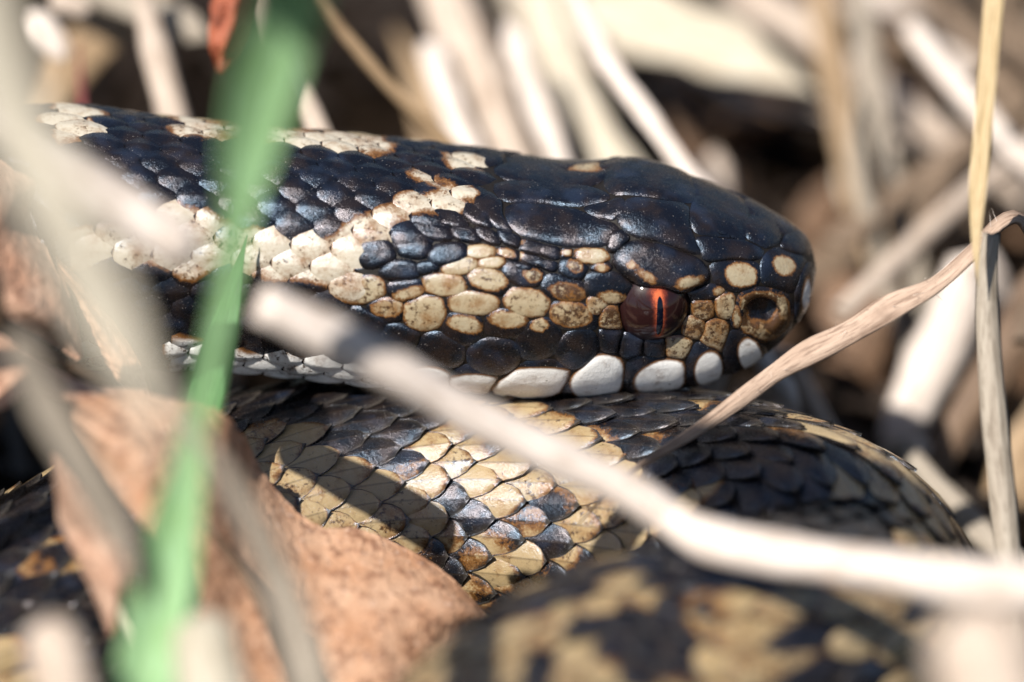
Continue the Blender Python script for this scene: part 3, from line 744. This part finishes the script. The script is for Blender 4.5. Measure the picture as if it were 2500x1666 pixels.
# ================================================================== GRASS, STALKS AND LEAVES
def stalk(name, label, cat, pts, mat, flat=0.8, twist=0.0, ends=('cut', 'cut'), group=None, sides=14, rib=0.04, roll=0.0, node=None, curl=0.0, F=True, step=1.2, wob=0.03):
    """tapering stalk or blade along photo points (x, y, depth w mm, width px)"""
    k = FS if F else 1.0; cp = []
    for x, y, w, wd in pts:
        X = pix(x*k, y*k, w); cp.append((*X, wd*k*(DIST-w)/DIST/PXMM/2))
    def base(i, j):
        x, y, w = pts[i][0]*k, pts[i][1]*k, pts[i][2]; end = ends[0 if i == 0 else 1]
        if end != 'cut' or y < -20: return None
        if not (x < -20 or x > 2520 or y > 1690 or (w < -8 and y > 370)): return None
        q, p0 = np.array(cp[i]), np.array(cp[j]); z = q[2]
        if z < 2: return None
        d = q[:2]-p0[:2]; d = d/max(np.linalg.norm(d), 1e-6)*min(z*.35, 14)
        if w < -8: d = np.array([d[0], abs(d[1])*.4])
        return (q[0]+d[0], q[1]+d[1], .4, q[3])
    b0, b1 = base(0, 1), base(len(pts)-1, len(pts)-2)
    if b0: cp.insert(0, b0)
    if b1: cp.append(b1)
    P = catmull(cp, 14); ln = np.linalg.norm(np.diff(P[:, :3], axis=0), axis=1).sum()
    n = max(10, int(ln/step)); P = resample(P, n); r = P[:, 3].copy(); P = P[:, :3]
    T = np.gradient(P, axis=0); T /= np.linalg.norm(T, axis=1)[:, None]
    rs = np.random.RandomState(abs(hash(label)) % 99991 if False else sum(ord(ch)*(i+3) for i, ch in enumerate(label)) % 99991)
    ph = rs.rand(6)*6.28; s = np.linspace(0, ln, n)
    r = r*(1+wob*np.sin(s*.35+ph[0])+wob*.7*np.sin(s*.9+ph[1]))
    if node is not None:
        for q, amp in node: r = r*(1+amp*np.exp(-((s/ln-q)*ln/1.6)**2))
    for e, sl in ((ends[0], 1), (ends[1], -1)):
        d = s if sl == 1 else ln-s
        if e == 'round': R = r[0 if sl == 1 else -1]*1.0; f = np.clip(d/max(R, .1), 0, 1); r = r*np.sqrt(np.clip(1-(1-f)**2, .004, 1))
        if e == 'point': f = np.clip(d/(ln*.3), 0, 1); r = r*np.clip(f, .03, 1)**.8
    V, U, Fc = [], [], []
    rj = 1+rib*rs.randn(sides)
    for i in range(n):
        view = np.array(CAMW)-P[i]; view /= np.linalg.norm(view)
        A_ = np.cross(T[i], view); A_ /= np.linalg.norm(A_); B_ = np.cross(A_, T[i])
        th0 = math.radians(roll)+twist*s[i]/ln
        ca, sa = math.cos(th0), math.sin(th0); A2 = A_*ca+B_*sa; B2 = -A_*sa+B_*ca
        rag = 0
        for q in range(sides):
            t = 2*math.pi*q/sides; x, y = math.cos(t)*rj[q], math.sin(t)*flat*rj[q]
            y += curl*(x*x-.4)
            off = T[i]*0
            if i in (0, n-1) and ends[0 if i == 0 else 1] == 'cut': off = T[i]*rs.uniform(-.5, .5)*r[i]
            V.append(P[i]+(A2*x+B2*y)*r[i]+off); U.append((q/sides if q <= sides//2 else 1-q/sides, s[i]))
    for i in range(n-1):
        for q in range(sides):
            q2 = (q+1) % sides; Fc.append((i*sides+q, i*sides+q2, (i+1)*sides+q2, (i+1)*sides+q))
    for i, rev in ((0, True), (n-1, False)):
        c = len(V); V.append(P[i]+T[i]*(r[i]*(.12 if not rev else -.12))); U.append((.5, s[i]))
        for q in range(sides):
            t = (i*sides+q, i*sides+(q+1) % sides, c); Fc.append(t[::-1] if rev else t)
    o = mk(name, V, Fc, M[mat], uvs=U)
    if label: tag(o, label, cat, group)
    return o

def leaf(name, label, cat, e1, e2, mat, w1, w2, bulge=2.0, nu=60, nv=26, thick=.28, fr=None, group=None, crink=.5, seed=1):
    """curled dead leaf lofted between two edges (photo px) with depths w1, w2 (mm, one per control point)"""
    fr = fr or (lambda p: p)
    E1 = [(*q, w) for q, w in zip(fr(e1), w1)]; E2 = [(*q, w) for q, w in zip(fr(e2), w2)]
    L1 = resample(catmull([pix(*q) for q in E1], 10), nu); L2 = resample(catmull([pix(*q) for q in E2], 10), nu)
    rs = np.random.RandomState(seed); ph = rs.rand(10)*6.28; G = np.zeros((nu, nv, 3))
    for i in range(nu):
        for j in range(nv):
            t = j/(nv-1); p = L1[i]*(1-t)+L2[i]*t; view = np.array(CAMW)-p; view /= np.linalg.norm(view)
            a, b = i/(nu-1), t
            z = bulge*math.sin(math.pi*t)**.8+crink*(math.sin(a*9+ph[0]+3*b)+.6*math.sin(a*17+b*5+ph[1])+.5*math.sin(b*13+a*4+ph[2]))
            z += .05*math.sin(a*70+abs(b-.5)*30+ph[3])
            G[i, j] = p+view*z
    for e in (0, nv-1):     # uneven margin
        j2 = 1 if e == 0 else nv-2
        d = G[:, e]-G[:, j2]; G[:, e] += d*(.25*np.sin(np.linspace(0, 40, nu)+ph[4])+.15*rs.randn(nu))[:, None]
    du = np.gradient(G, axis=0); dv = np.gradient(G, axis=1); N = np.cross(du, dv); N /= np.maximum(np.linalg.norm(N, axis=2), 1e-9)[..., None]
    V = np.vstack([(G+N*thick/2).reshape(-1, 3), (G-N*thick/2).reshape(-1, 3)]); o = nu*nv; Fc = []
    U = [(i/(nu-1)*6, j/(nv-1)*3) for i in range(nu) for j in range(nv)]*2
    for i in range(nu-1):
        for j in range(nv-1):
            a, b, c_, d = i*nv+j, i*nv+j+1, (i+1)*nv+j+1, (i+1)*nv+j
            Fc += [(a, d, c_, b), (o+a, o+b, o+c_, o+d)]
    rim = [i*nv for i in range(nu)]+[(nu-1)*nv+j for j in range(1, nv)]+[i*nv+nv-1 for i in range(nu-2, -1, -1)]+list(range(nv-2, 0, -1))
    for q in range(len(rim)):
        a, b = rim[q], rim[(q+1) % len(rim)]; Fc.append((a, b, o+b, o+a))
    ob = mk(name, V, Fc, M[mat], uvs=U); tag(ob, label, cat, group); return ob

# ---- in front of the snake
stalk('green_grass_stem', 'broad fresh green grass blade crossing in front of the snake neck', 'grass blade',
      [(705, -190, 82, 150), (668, 0, 76, 158), (622, 150, 72, 148), (578, 320, 68, 128), (548, 480, 65, 82), (520, 640, 62, 50), (488, 800, 60, 46), (455, 960, 58, 60), (420, 1120, 57, 90), (385, 1300, 56, 130), (350, 1480, 56, 140), (320, 1680, 56, 140)], 'green', flat=.10, curl=.55)
stalk('green_grass_stem', 'narrow deep green blade close behind the broad green one', 'grass blade',
      [(570, 540, 12, 30), (535, 670, 13, 74), (502, 800, 14, 84), (470, 920, 16, 84), (440, 1040, 20, 80), (405, 1180, 26, 76), (370, 1330, 32, 70)], 'deep', flat=.12, curl=.25, ends=('point', 'cut'))
stalk('dry_stalk', 'thick bleached stalk with a blunt broken end lying over the neck', 'stalk',
      [(-260, 110, 58, 112), (0, 282, 54, 110), (150, 392, 51, 110), (300, 488, 49, 110), (454, 594, 48, 104)], 'white', ends=('cut', 'round'))
stalk('dry_grass_stem', 'wide pale grey dead blade drooping past the blunt bleached stalk', 'grass blade',
      [(-70, -160, 108, 130), (-30, 60, 107, 140), (40, 280, 106, 146), (125, 470, 106, 146), (225, 680, 105, 136), (315, 860, 105, 126), (380, 1000, 105, 110), (415, 1100, 105, 60)], 'pale', flat=.2, curl=.3, ends=('cut', 'point'))
stalk('dry_stalk', 'long pinkish stalk bent at a joint, leaning over chin and coils', 'stalk',
      [(598, 696, 49, 88), (700, 744, 48, 92), (900, 848, 45, 92), (1100, 962, 42, 88), (1300, 1058, 40, 86), (1450, 1130, 39, 86), (1560, 1203, 39, 84), (1640, 1243, 41, 90), (1800, 1275, 44, 92), (2000, 1305, 48, 92), (2200, 1335, 52, 98), (2400, 1352, 58, 105), (2620, 1372, 64, 105)], 'white', ends=('cut', 'cut'), node=[(.52, .10)], rib=.08, wob=.05)
fib = stalk('twisted_stalk', 'thin twisted fibrous hairy stalk slanting down beside the snout', 'stalk',
      [(2400, 640, 5, 44), (2368, 540, 7, 46), (2335, 500, 8, 50), (2290, 520, 9, 54), (2235, 580, 10, 48), (2150, 655, 10, 46), (2050, 705, 10, 60), (1950, 765, 10, 56), (1850, 815, 10, 60), (1780, 858, 10, 50), (1700, 918, 10.5, 48), (1600, 990, 11.5, 46), (1500, 1052, 13, 44), (1440, 1092, 14, 42), (1370, 1162, 15, 36), (1296, 1240, 15, 16)],
      'fibre', flat=.42, twist=4.2, rib=.10, wob=.06, step=.7, ends=('cut', 'point'), sides=18)
stalk('straw_stem', 'upright golden straw blade in front of the hooked fibrous stalk', 'grass blade',
      [(2306, -160, 21, 42), (2285, 0, 20, 43), (2268, 200, 18.5, 45), (2250, 400, 17, 44), (2243, 550, 16, 42), (2247, 660, 15.5, 30)], 'gold', flat=.25, curl=.2, ends=('cut', 'point'))
stalk('straw_stem', 'grey-brown upright dead blade below the golden straw', 'grass blade',
      [(2278, 540, 13, 36), (2268, 680, 13, 54), (2280, 900, 14, 60), (2300, 1100, 15, 62), (2318, 1290, 16, 64), (2336, 1460, 17, 64), (2350, 1720, 17, 60)], 'grey', flat=.3, curl=-.35, rib=.1)
stalk('stalk_end', 'large rounded pale pink stalk end beside the near coil', 'stalk',
      [(2330, 1850, 96, 250), (2290, 1640, 93, 270), (2262, 1480, 91, 270), (2250, 1380, 90, 240)], 'pink', ends=('cut', 'round'), flat=.9)
stalk('stalk_end', 'stubby rounded beige stalk end beside the dark left coil', 'stalk',
      [(180, 1780, 70, 150), (150, 1600, 66, 140), (122, 1480, 63, 135), (112, 1416, 62, 120)], 'pink', ends=('cut', 'round'))
stalk('stalk_end', 'rounded orange-tinged stalk end below the big brown leaf', 'stalk',
      [(520, 1780, 60, 170), (490, 1600, 58, 165), (470, 1480, 56, 160), (462, 1402, 55, 140)], 'pale', ends=('cut', 'round'))
stalk('dead_grass_stem', 'dark grey-brown dead blade hanging in front of the left leaf fold', 'grass blade',
      [(40, 780, 66, 60), (90, 900, 64, 84), (180, 1060, 62, 92), (250, 1190, 60, 88), (300, 1290, 59, 66), (318, 1380, 58, 36)], 'grey', flat=.2, curl=.3, ends=('cut', 'point'))
stalk('dead_grass_stem', 'olive-grey dead blade slanting across the big brown leaf', 'grass blade',
      [(395, 900, 64, 60), (470, 1020, 63, 84), (560, 1165, 61, 92), (628, 1310, 59, 92), (680, 1460, 58, 92), (730, 1680, 57, 92)], 'grey', flat=.2, curl=.3, ends=('point', 'cut'))
stalk('brown_twig', 'dark brown twig crossing the left dead leaf', 'twig',
      [(-80, 690, 30, 70), (0, 738, 29, 66), (120, 815, 27, 54), (270, 898, 25, 24)], 'brown', ends=('cut', 'point'))
stalk('brown_twig', 'thin dark twig beside the olive-grey blade on the leaf', 'twig',
      [(470, 1200, 28, 14), (540, 1290, 27, 20), (590, 1370, 27, 24), (640, 1480, 27, 28), (700, 1640, 27, 30)], 'brown')
stalk('pale_twig', 'short speckled pale twig under the green blade', 'twig',
      [(270, 1360, 24, 40), (300, 1440, 24, 44), (335, 1540, 24, 46), (370, 1660, 24, 46)], 'cream', rib=.1)

d4 = frame(0, 400, 600/1344); d3 = frame(0, 1000, 700/1648)
leaf('dead_leaf', 'large mottled pinkish-brown leaf lying against the lower coil', 'leaf',
     [(330, 300), (640, 300), (960, 370), (1060, 470), (1140, 610), (1280, 800), (1420, 880), (1600, 905), (1800, 985), (2000, 1120), (2140, 1270)],
     [(330, 420), (470, 640), (620, 860), (760, 1050), (880, 1300), (1000, 1560), (1200, 1800), (1450, 1900), (1700, 1850), (1900, 1680), (2120, 1320)],
     'leaf', [22, 22, 20, 18, 16, 15, 14.5, 14, 13.5, 13, 12.5], [26, 28, 29, 29, 28, 27, 27, 26, 24, 19, 13], bulge=2.5, fr=c6, seed=4, nu=80, nv=40)
leaf('dead_leaf', 'pale orange-pink curled leaf with ragged edge beside the neck', 'leaf',
     [(-60, -40), (60, 40), (172, 118), (150, 290), (250, 500), (350, 690), (405, 860), (445, 1060)],
     [(-260, 100), (-260, 250), (-260, 420), (-240, 560), (-180, 680), (-60, 790), (120, 880), (420, 1070)],
     'leaf2', [16, 16, 16, 16, 16, 16, 15, 14], [24, 24, 24, 24, 23, 22, 20, 15], bulge=1.5, fr=d4, seed=7)
leaf('dead_leaf', 'narrow brown leaf strip folded beside one exposed neck scale', 'leaf',
     [(300, 520), (430, 650), (560, 790), (680, 950), (770, 1100), (820, 1270)], [(310, 600), (385, 700), (480, 870), (540, 1010), (610, 1140), (700, 1270)],
     'leaf', [13, 13, 13, 14, 15, 17], [14.5, 14.5, 14.5, 15, 16, 18], bulge=.6, fr=d4, seed=9)
leaf('dead_leaf', 'pale pink leaf lobe spread below the dark brown twig', 'leaf',
     [(-150, 870), (0, 945), (150, 1035), (300, 1125), (430, 1195), (620, 1235), (800, 1250)], [(-150, 1420), (0, 1345), (130, 1270), (240, 1235), (400, 1300), (580, 1330), (800, 1320)],
     'leaf2', [20, 20, 20, 20, 20, 20, 20], [26, 26, 26, 25, 24, 23, 22], bulge=1.2, fr=d4, seed=12)
leaf('dead_leaf', 'upright folded pinkish leaf tip against the dark left coil', 'leaf',
     [(300, 270), (390, 380), (500, 520), (600, 660), (745, 880), (710, 1060), (640, 1290)], [(305, 300), (335, 480), (350, 640), (420, 800), (500, 960), (570, 1120), (632, 1290)],
     'leaf2', [33, 33, 33, 33, 33, 33, 33], [31, 31, 31, 31, 31, 31, 31], bulge=1.5, fr=d3, seed=15, crink=.3)

# fine hairs on the twisted stalk
hv, hf = [], []; rs = np.random.RandomState(5)
path = resample(catmull([pix(x*FS, y*FS, w) for x, y, w in [(2290, 520, 9), (2235, 580, 10), (2150, 655, 10), (2050, 705, 10), (1950, 765, 10), (1850, 815, 10), (1780, 858, 10), (1700, 918, 10.5)]], 10), 60)
for i in range(46):
    p = path[rs.randint(60)]+rs.randn(3)*.35; d = rs.randn(3); d /= np.linalg.norm(d); L = rs.uniform(.9, 2.0); q = np.cross(d, [0, .5, .8]); q /= np.linalg.norm(q); q2 = np.cross(d, q); b = len(hv)
    for k in range(3): hv.append(p+(q*math.cos(k*2.1)+q2*math.sin(k*2.1))*.03)
    hv.append(p+d*L+q*rs.uniform(-.2, .2)); hf += [(b, b+1, b+3), (b+1, b+2, b+3), (b+2, b, b+3)]
fib['_o'] = ORG[fib.name].tolist()
h = mk('hair', hv, hf, M['white'], fib, uvs=[(0, 0)]*len(hv)); h['kind'] = 'stuff'

# ---- behind the snake
BACK = [
 ('dry_stalk', 'slender bright white stalk rising behind the crown of the head', 'white', [(1290, -90, -30, 44), (1328, 0, -28, 46), (1400, 150, -25, 50), (1490, 270, -23, 50), (1580, 400, -21, 52), (1680, 540, -20, 52)], {}),
 ('dry_stalk', 'thick pinkish-brown stalk behind the back of the head', 'pink', [(985, -120, -48, 110), (1030, 0, -46, 116), (1090, 140, -42, 118), (1140, 250, -40, 108), (1175, 360, -38, 108), (1215, 520, -36, 108)], {}),
 ('dry_stalk', 'straight bleached stalk beside the thick pinkish-brown one', 'white', [(985, 100, -40, 60), (1010, 180, -38, 64), (1045, 270, -36, 64), (1085, 380, -34, 64), (1130, 500, -32, 64)], {}),
 ('thin_twig', 'thin slanting brown twig behind the nape', 'tan', [(700, -40, -16, 26), (760, 40, -17, 26), (860, 160, -18, 28), (960, 268, -19, 34), (1040, 350, -20, 44), (1130, 460, -20, 44)], {}),
 ('dry_stalk', 'short white stalk stub above the thick pinkish-brown stalk', 'white', [(1160, 40, -40, 44), (1190, 110, -39, 52), (1230, 230, -38, 54), (1270, 330, -37, 50), (1310, 470, -36, 50)], {'ends': ('round', 'cut')}),
 ('dry_grass_stem', 'beige blade between the white stub and the slender white stalk', 'cream', [(1235, -60, -52, 90), (1270, 80, -50, 90), (1320, 200, -48, 96), (1380, 320, -46, 96), (1450, 440, -44, 96)], {'flat': .4}),
 ('dry_grass_stem', 'grey blade bending past the white stalk stub', 'grey', [(1140, -120, -56, 90), (1200, 20, -54, 84), (1260, 150, -52, 80), (1330, 290, -50, 76), (1420, 450, -48, 76)], {'flat': .4}),
 ('dead_grass_stem', 'broad cream blade lying across the dark hollow behind the head', 'cream', [(1180, -70, -66, 150), (1380, 20, -62, 150), (1560, 80, -58, 150), (1720, 140, -54, 140), (1880, 212, -52, 60)], {'flat': .15, 'curl': .3, 'ends': ('cut', 'point')}),
 ('dry_stalk', 'long pinkish-grey stalk slanting down beyond the snout', 'pink', [(1600, -130, -62, 70), (1740, 0, -60, 76), (1880, 105, -58, 80), (2010, 205, -56, 80), (2140, 300, -54, 70), (2330, 430, -52, 66), (2480, 560, -50, 60)], {}),
 ('dry_stalk', 'bright white stalk slanting behind the golden straw', 'white', [(2090, 60, -44, 46), (2180, 170, -42, 58), (2250, 255, -40, 62), (2330, 345, -38, 58), (2440, 470, -36, 56)], {}),
 ('dry_stalk', 'pale stalk slanting across above the pinkish-grey one', 'white', [(1950, -120, -80, 70), (2060, 20, -78, 74), (2160, 120, -76, 74), (2300, 250, -74, 66), (2480, 400, -72, 60)], {}),
 ('dead_grass_stem', 'tall grey-brown blade crossing the pinkish-grey stalk', 'grey', [(1960, -120, -50, 44), (1985, 60, -48, 48), (2010, 230, -47, 54), (2050, 420, -46, 56), (2100, 620, -45, 56), (2150, 860, -42, 50)], {'flat': .3}),
 ('dead_grass_stem', 'tall tan blade standing beyond the snout', 'tan', [(1870, -120, -56, 50), (1900, 60, -55, 54), (1930, 250, -54, 58), (1980, 450, -52, 56), (2050, 700, -50, 52)], {'flat': .3}),
 ('dead_grass_stem', 'grey upright blade in the dark gap beside the snout', 'grey', [(1970, 180, -40, 30), (1960, 300, -40, 46), (1985, 460, -40, 48), (2030, 640, -40, 40), (2090, 820, -38, 36)], {'flat': .3, 'ends': ('point', 'cut')}),
 ('dry_stalk', 'broad creamy-white stalk stub leaning beyond the twisted stalk', 'white', [(2250, 600, -34, 90), (2190, 740, -34, 96), (2130, 860, -34, 100), (2085, 960, -34, 96), (2045, 1060, -34, 60)], {'ends': ('cut', 'round')}),
 ('dry_stalk', 'short white stalk poking out under the chin', 'white', [(1690, 760, -14, 44), (1750, 830, -14, 46), (1800, 890, -14, 46), (1840, 945, -14, 42)], {'ends': ('cut', 'round')}),
 ('dry_stalk', 'thin grey-pink stalk beside the short white stalk under the chin', 'pink', [(1790, 800, -22, 30), (1850, 890, -22, 34), (1905, 990, -22, 36), (1960, 1090, -22, 36)], {}),
 ('dry_stalk', 'grey stalk standing in the dark gap above the neck', 'pink', [(318, -60, -26, 48), (345, 60, -26, 52), (375, 180, -25, 58), (400, 280, -24, 62), (425, 420, -24, 62)], {}),
 ('dead_grass_stem', 'pale grey blade lying across the top of the dark gap', 'grey', [(60, -110, -34, 100), (200, -40, -33, 104), (330, 20, -32, 100), (420, 60, -31, 84), (486, 90, -30, 40)], {'flat': .25, 'ends': ('cut', 'round')}),
 ('dead_grass_stem', 'tan blade slanting up from behind the neck beside the red stem', 'tan', [(60, 330, -40, 110), (140, 190, -40, 110), (230, 90, -41, 110), (340, -20, -42, 110), (470, -140, -42, 110)], {'flat': .2}),
 ('red_stem', 'thin dark red stem standing by the tan blade', 'red', [(182, 90, -24, 30), (184, 160, -24, 32), (187, 240, -24, 32), (190, 400, -24, 32)], {'ends': ('point', 'cut')}),
 ('pale_leaf_scrap', 'pale crumpled scrap caught above the tan blade', 'white', [(60, 30, -30, 60), (90, 70, -30, 84), (130, 110, -30, 70), (150, 140, -30, 30)], {'flat': .3, 'ends': ('round', 'round')}),
 ('pale_leaf_scrap', 'small pinkish scrap lying on the pale grey blade', 'pink', [(110, 0, -28, 50), (160, 10, -28, 60), (210, 25, -28, 40)], {'flat': .4, 'ends': ('round', 'round')}),
 ('dry_stalk', 'grey-pink stalk hidden partly by the green blade', 'pink', [(600, -60, -20, 52), (640, 100, -20, 54), (690, 210, -19, 52), (735, 310, -18, 50), (790, 440, -18, 50)], {}),
 ('dry_stalk', 'tawny blunt stalk end behind the brow', 'pink', [(1640, 520, -48, 96), (1640, 440, -48, 100), (1645, 340, -49, 90)], {'ends': ('cut', 'round')}),
 ('green_grass_stem', 'deep green grass blade far behind the snout', 'deep', [(2040, 380, -80, 30), (2018, 520, -78, 110), (1995, 660, -76, 120), (1975, 800, -70, 90), (1960, 920, -64, 60)], {'flat': .15, 'ends': ('point', 'cut')}),
 ('green_grass_stem', 'short green blade beyond the outer edge of the right coil', 'green', [(1925, 740, -58, 60), (1945, 860, -56, 110), (1975, 980, -54, 110), (2010, 1140, -50, 70)], {'flat': .15, 'ends': ('point', 'cut')}),
 ('dead_grass_stem', 'yellow-olive blade in the shade beyond the snout', 'cream', [(1930, 380, -60, 40), (1985, 490, -60, 66), (2010, 580, -60, 60), (2000, 720, -58, 50)], {'flat': .4, 'ends': ('round', 'cut')}),
 ('dry_stalk', 'thick tan stalk end behind the grey upright blade', 'tan', [(2150, 620, -52, 100), (2150, 520, -52, 110), (2160, 420, -53, 90)], {'ends': ('cut', 'round')}),
 ('dead_grass_stem', 'brown blade sloping down behind the grey-brown upright blade', 'brown', [(2420, 640, -26, 90), (2340, 760, -26, 90), (2250, 900, -26, 90), (2160, 1040, -26, 80), (2090, 1160, -26, 60)], {'flat': .3}),
 ('dead_grass_stem', 'broad brown-pink blade leaning beside the right coil', 'tan', [(2480, 820, -30, 120), (2400, 960, -30, 120), (2330, 1100, -29, 120), (2270, 1260, -28, 100)], {'flat': .3}),
 ('dry_stalk', 'short tan stub close by the outer edge of the right coil', 'pink', [(2070, 1150, -24, 50), (2090, 1080, -24, 60), (2120, 1000, -24, 54)], {'ends': ('cut', 'round')}),
 ('dead_grass_stem', 'pale olive blade lying low behind the right coil', 'grey', [(2050, 1020, -20, 40), (2150, 1120, -18, 56), (2250, 1220, -16, 60), (2360, 1330, -14, 60)], {'flat': .4}),
 ('dead_grass_stem', 'tawny blade leaning behind the thin slanting brown twig', 'tan', [(900, 60, -54, 60), (950, 160, -53, 90), (990, 260, -52, 96), (1020, 380, -50, 96), (1050, 500, -48, 96)], {'flat': .3, 'ends': ('point', 'cut')}),
]
for nm, lb, mt_, pts, kw in BACK:
    cat = 'stalk' if 'stalk' in nm or nm == 'red_stem' else 'twig' if 'twig' in nm else 'leaf scrap' if 'scrap' in nm else 'grass blade'
    stalk(nm, lb, cat, pts, mt_, **{'step': 2.0, 'wob': .09, 'rib': .10, 'flat': .6, **kw})
leaf('rust_leaf', 'curled rust-red dead leaf hanging beside the green blade', 'leaf',
     [(500, -120), (492, -40), (487, 30), (482, 90), (490, 130), (504, 164)], [(620, -120), (606, -40), (592, 20), (578, 80), (552, 130), (514, 168)],
     'rust', [-9, -9, -9, -9, -9.5, -10], [-12, -12, -12, -12, -11, -10], bulge=2.2, crink=.55, fr=lambda p: [(x*FS, y*FS) for x, y in p], seed=31, nu=40, nv=20)

# ---- unseen green blade, added towards the sun to shade the right coil
def shade_blade(label, tgt, dist, half, wid, ang):
    T0 = np.array(pix(*tgt))+np.array(SUN)*dist
    a = math.radians(ang); d = np.array(cam2w(math.cos(a), math.sin(a), 0.0))-np.array(cam2w(0, 0, 0))
    pts = []
    for t, w_ in ((-1.0, .6), (-.5, 1), (0, 1), (.5, 1), (1.0, .7), (1.3, .1)):
        x, y, w = topix(*(T0+d*half*t)); pts.append((x, y, w, wid*w_*PXMM*DIST/(DIST-w)))
    stalk('green_grass_stem', label, 'grass blade', pts, 'shade_grass', flat=.12, curl=.2, F=False, ends=('cut', 'point'))

# ---- matted dead grass on the ground
def thatch(n, seed, xr, yr, hr, rr, lr, tilt=.35):
    rs = np.random.RandomState(seed); V, Fc, U = [], [], []
    for _ in range(n):
        x, y = rs.uniform(*xr), rs.uniform(*yr); L = rs.uniform(*lr); az = rs.normal(0.9, .9) if rs.rand() < .6 else rs.uniform(0, 6.28)
        el = abs(rs.normal(0, tilt)); r = rs.uniform(*rr); z0 = rs.uniform(*hr)
        d = np.array([math.cos(az)*math.cos(el), math.sin(az)*math.cos(el), math.sin(el)]); bend = rs.uniform(-.35, .35); p = np.array([x, y, z0])-d*L/2
        p[2] = max(p[2], .5)
        b = len(V); m = 7; fl = rs.uniform(.25, .9); q0 = np.cross(d, [0, 0, 1.]); q0 /= np.linalg.norm(q0); q1 = np.cross(q0, d)
        for i in range(m):
            t = i/(m-1); c_ = p+d*L*t+q0*bend*L*.3*t*t+np.array([0, 0, -.12*L*t*t*rs.rand()]); rr_ = r*(1-.6*t**3)
            for k in range(6):
                a = k*math.pi/3; V.append(c_+(q0*math.cos(a)+q1*math.sin(a)*fl)*rr_); U.append((k/6, t*L))
        for i in range(m-1):
            for k in range(6): Fc.append((b+i*6+k, b+i*6+(k+1) % 6, b+(i+1)*6+(k+1) % 6, b+(i+1)*6+k))
    return V, Fc, U
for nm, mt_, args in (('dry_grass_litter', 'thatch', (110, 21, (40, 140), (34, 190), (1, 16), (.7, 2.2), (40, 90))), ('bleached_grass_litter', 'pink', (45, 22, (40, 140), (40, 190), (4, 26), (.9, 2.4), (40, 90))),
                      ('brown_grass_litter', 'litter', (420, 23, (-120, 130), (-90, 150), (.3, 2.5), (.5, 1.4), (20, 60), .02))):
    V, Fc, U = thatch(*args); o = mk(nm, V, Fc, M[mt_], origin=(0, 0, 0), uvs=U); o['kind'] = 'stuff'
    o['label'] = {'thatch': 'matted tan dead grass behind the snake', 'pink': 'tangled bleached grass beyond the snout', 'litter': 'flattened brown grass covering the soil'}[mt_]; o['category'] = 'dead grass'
def crumbs(n, seed, xr, yr, zr, sz):
    rs = np.random.RandomState(seed); V, Fc, U = [], [], []
    for _ in range(n):
        c_ = np.array([rs.uniform(*xr), rs.uniform(*yr), rs.uniform(*zr)]); nrm = rs.randn(3)*.55+np.array([0, -.2, 1]); nrm /= np.linalg.norm(nrm)
        a_ = np.cross(nrm, rs.randn(3)); a_ /= np.linalg.norm(a_); b_ = np.cross(nrm, a_); R0 = rs.uniform(*sz); el = rs.uniform(.4, .9); b0 = len(V); cv = rs.uniform(-.4, .4); m = 9
        for sgn in (.06, -.06):
            V.append(c_+nrm*sgn); U.append((0, 0))
            for k in range(m):
                t = 2*math.pi*k/m; rr = R0*rs.uniform(.75, 1.1); V.append(c_+a_*math.cos(t)*rr+b_*math.sin(t)*rr*el+nrm*(sgn+cv*rr*math.cos(t)**2)); U.append((math.cos(t), math.sin(t)))
        for k in range(m):
            k2 = (k+1) % m; Fc += [(b0, b0+1+k, b0+1+k2), (b0+m+1, b0+m+2+k2, b0+m+2+k), (b0+1+k, b0+m+2+k, b0+m+2+k2, b0+1+k2)]
    return V, Fc, U
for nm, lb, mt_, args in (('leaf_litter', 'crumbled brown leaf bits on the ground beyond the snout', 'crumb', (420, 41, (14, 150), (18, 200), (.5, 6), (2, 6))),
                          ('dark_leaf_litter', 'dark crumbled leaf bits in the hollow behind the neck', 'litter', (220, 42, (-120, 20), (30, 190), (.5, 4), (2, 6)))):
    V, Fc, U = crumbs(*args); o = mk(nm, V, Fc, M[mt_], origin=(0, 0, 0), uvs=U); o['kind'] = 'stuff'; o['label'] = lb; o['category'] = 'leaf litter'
shade_blade('broad green blade arching high over the right coil towards the sun', (2050, 1290, 10), 155, 14, 10.5, -24)
#overhead('second extra green blade over the near coil to cast shadows', (1950, 1500, 24), 165, 13, 5.5, -26)
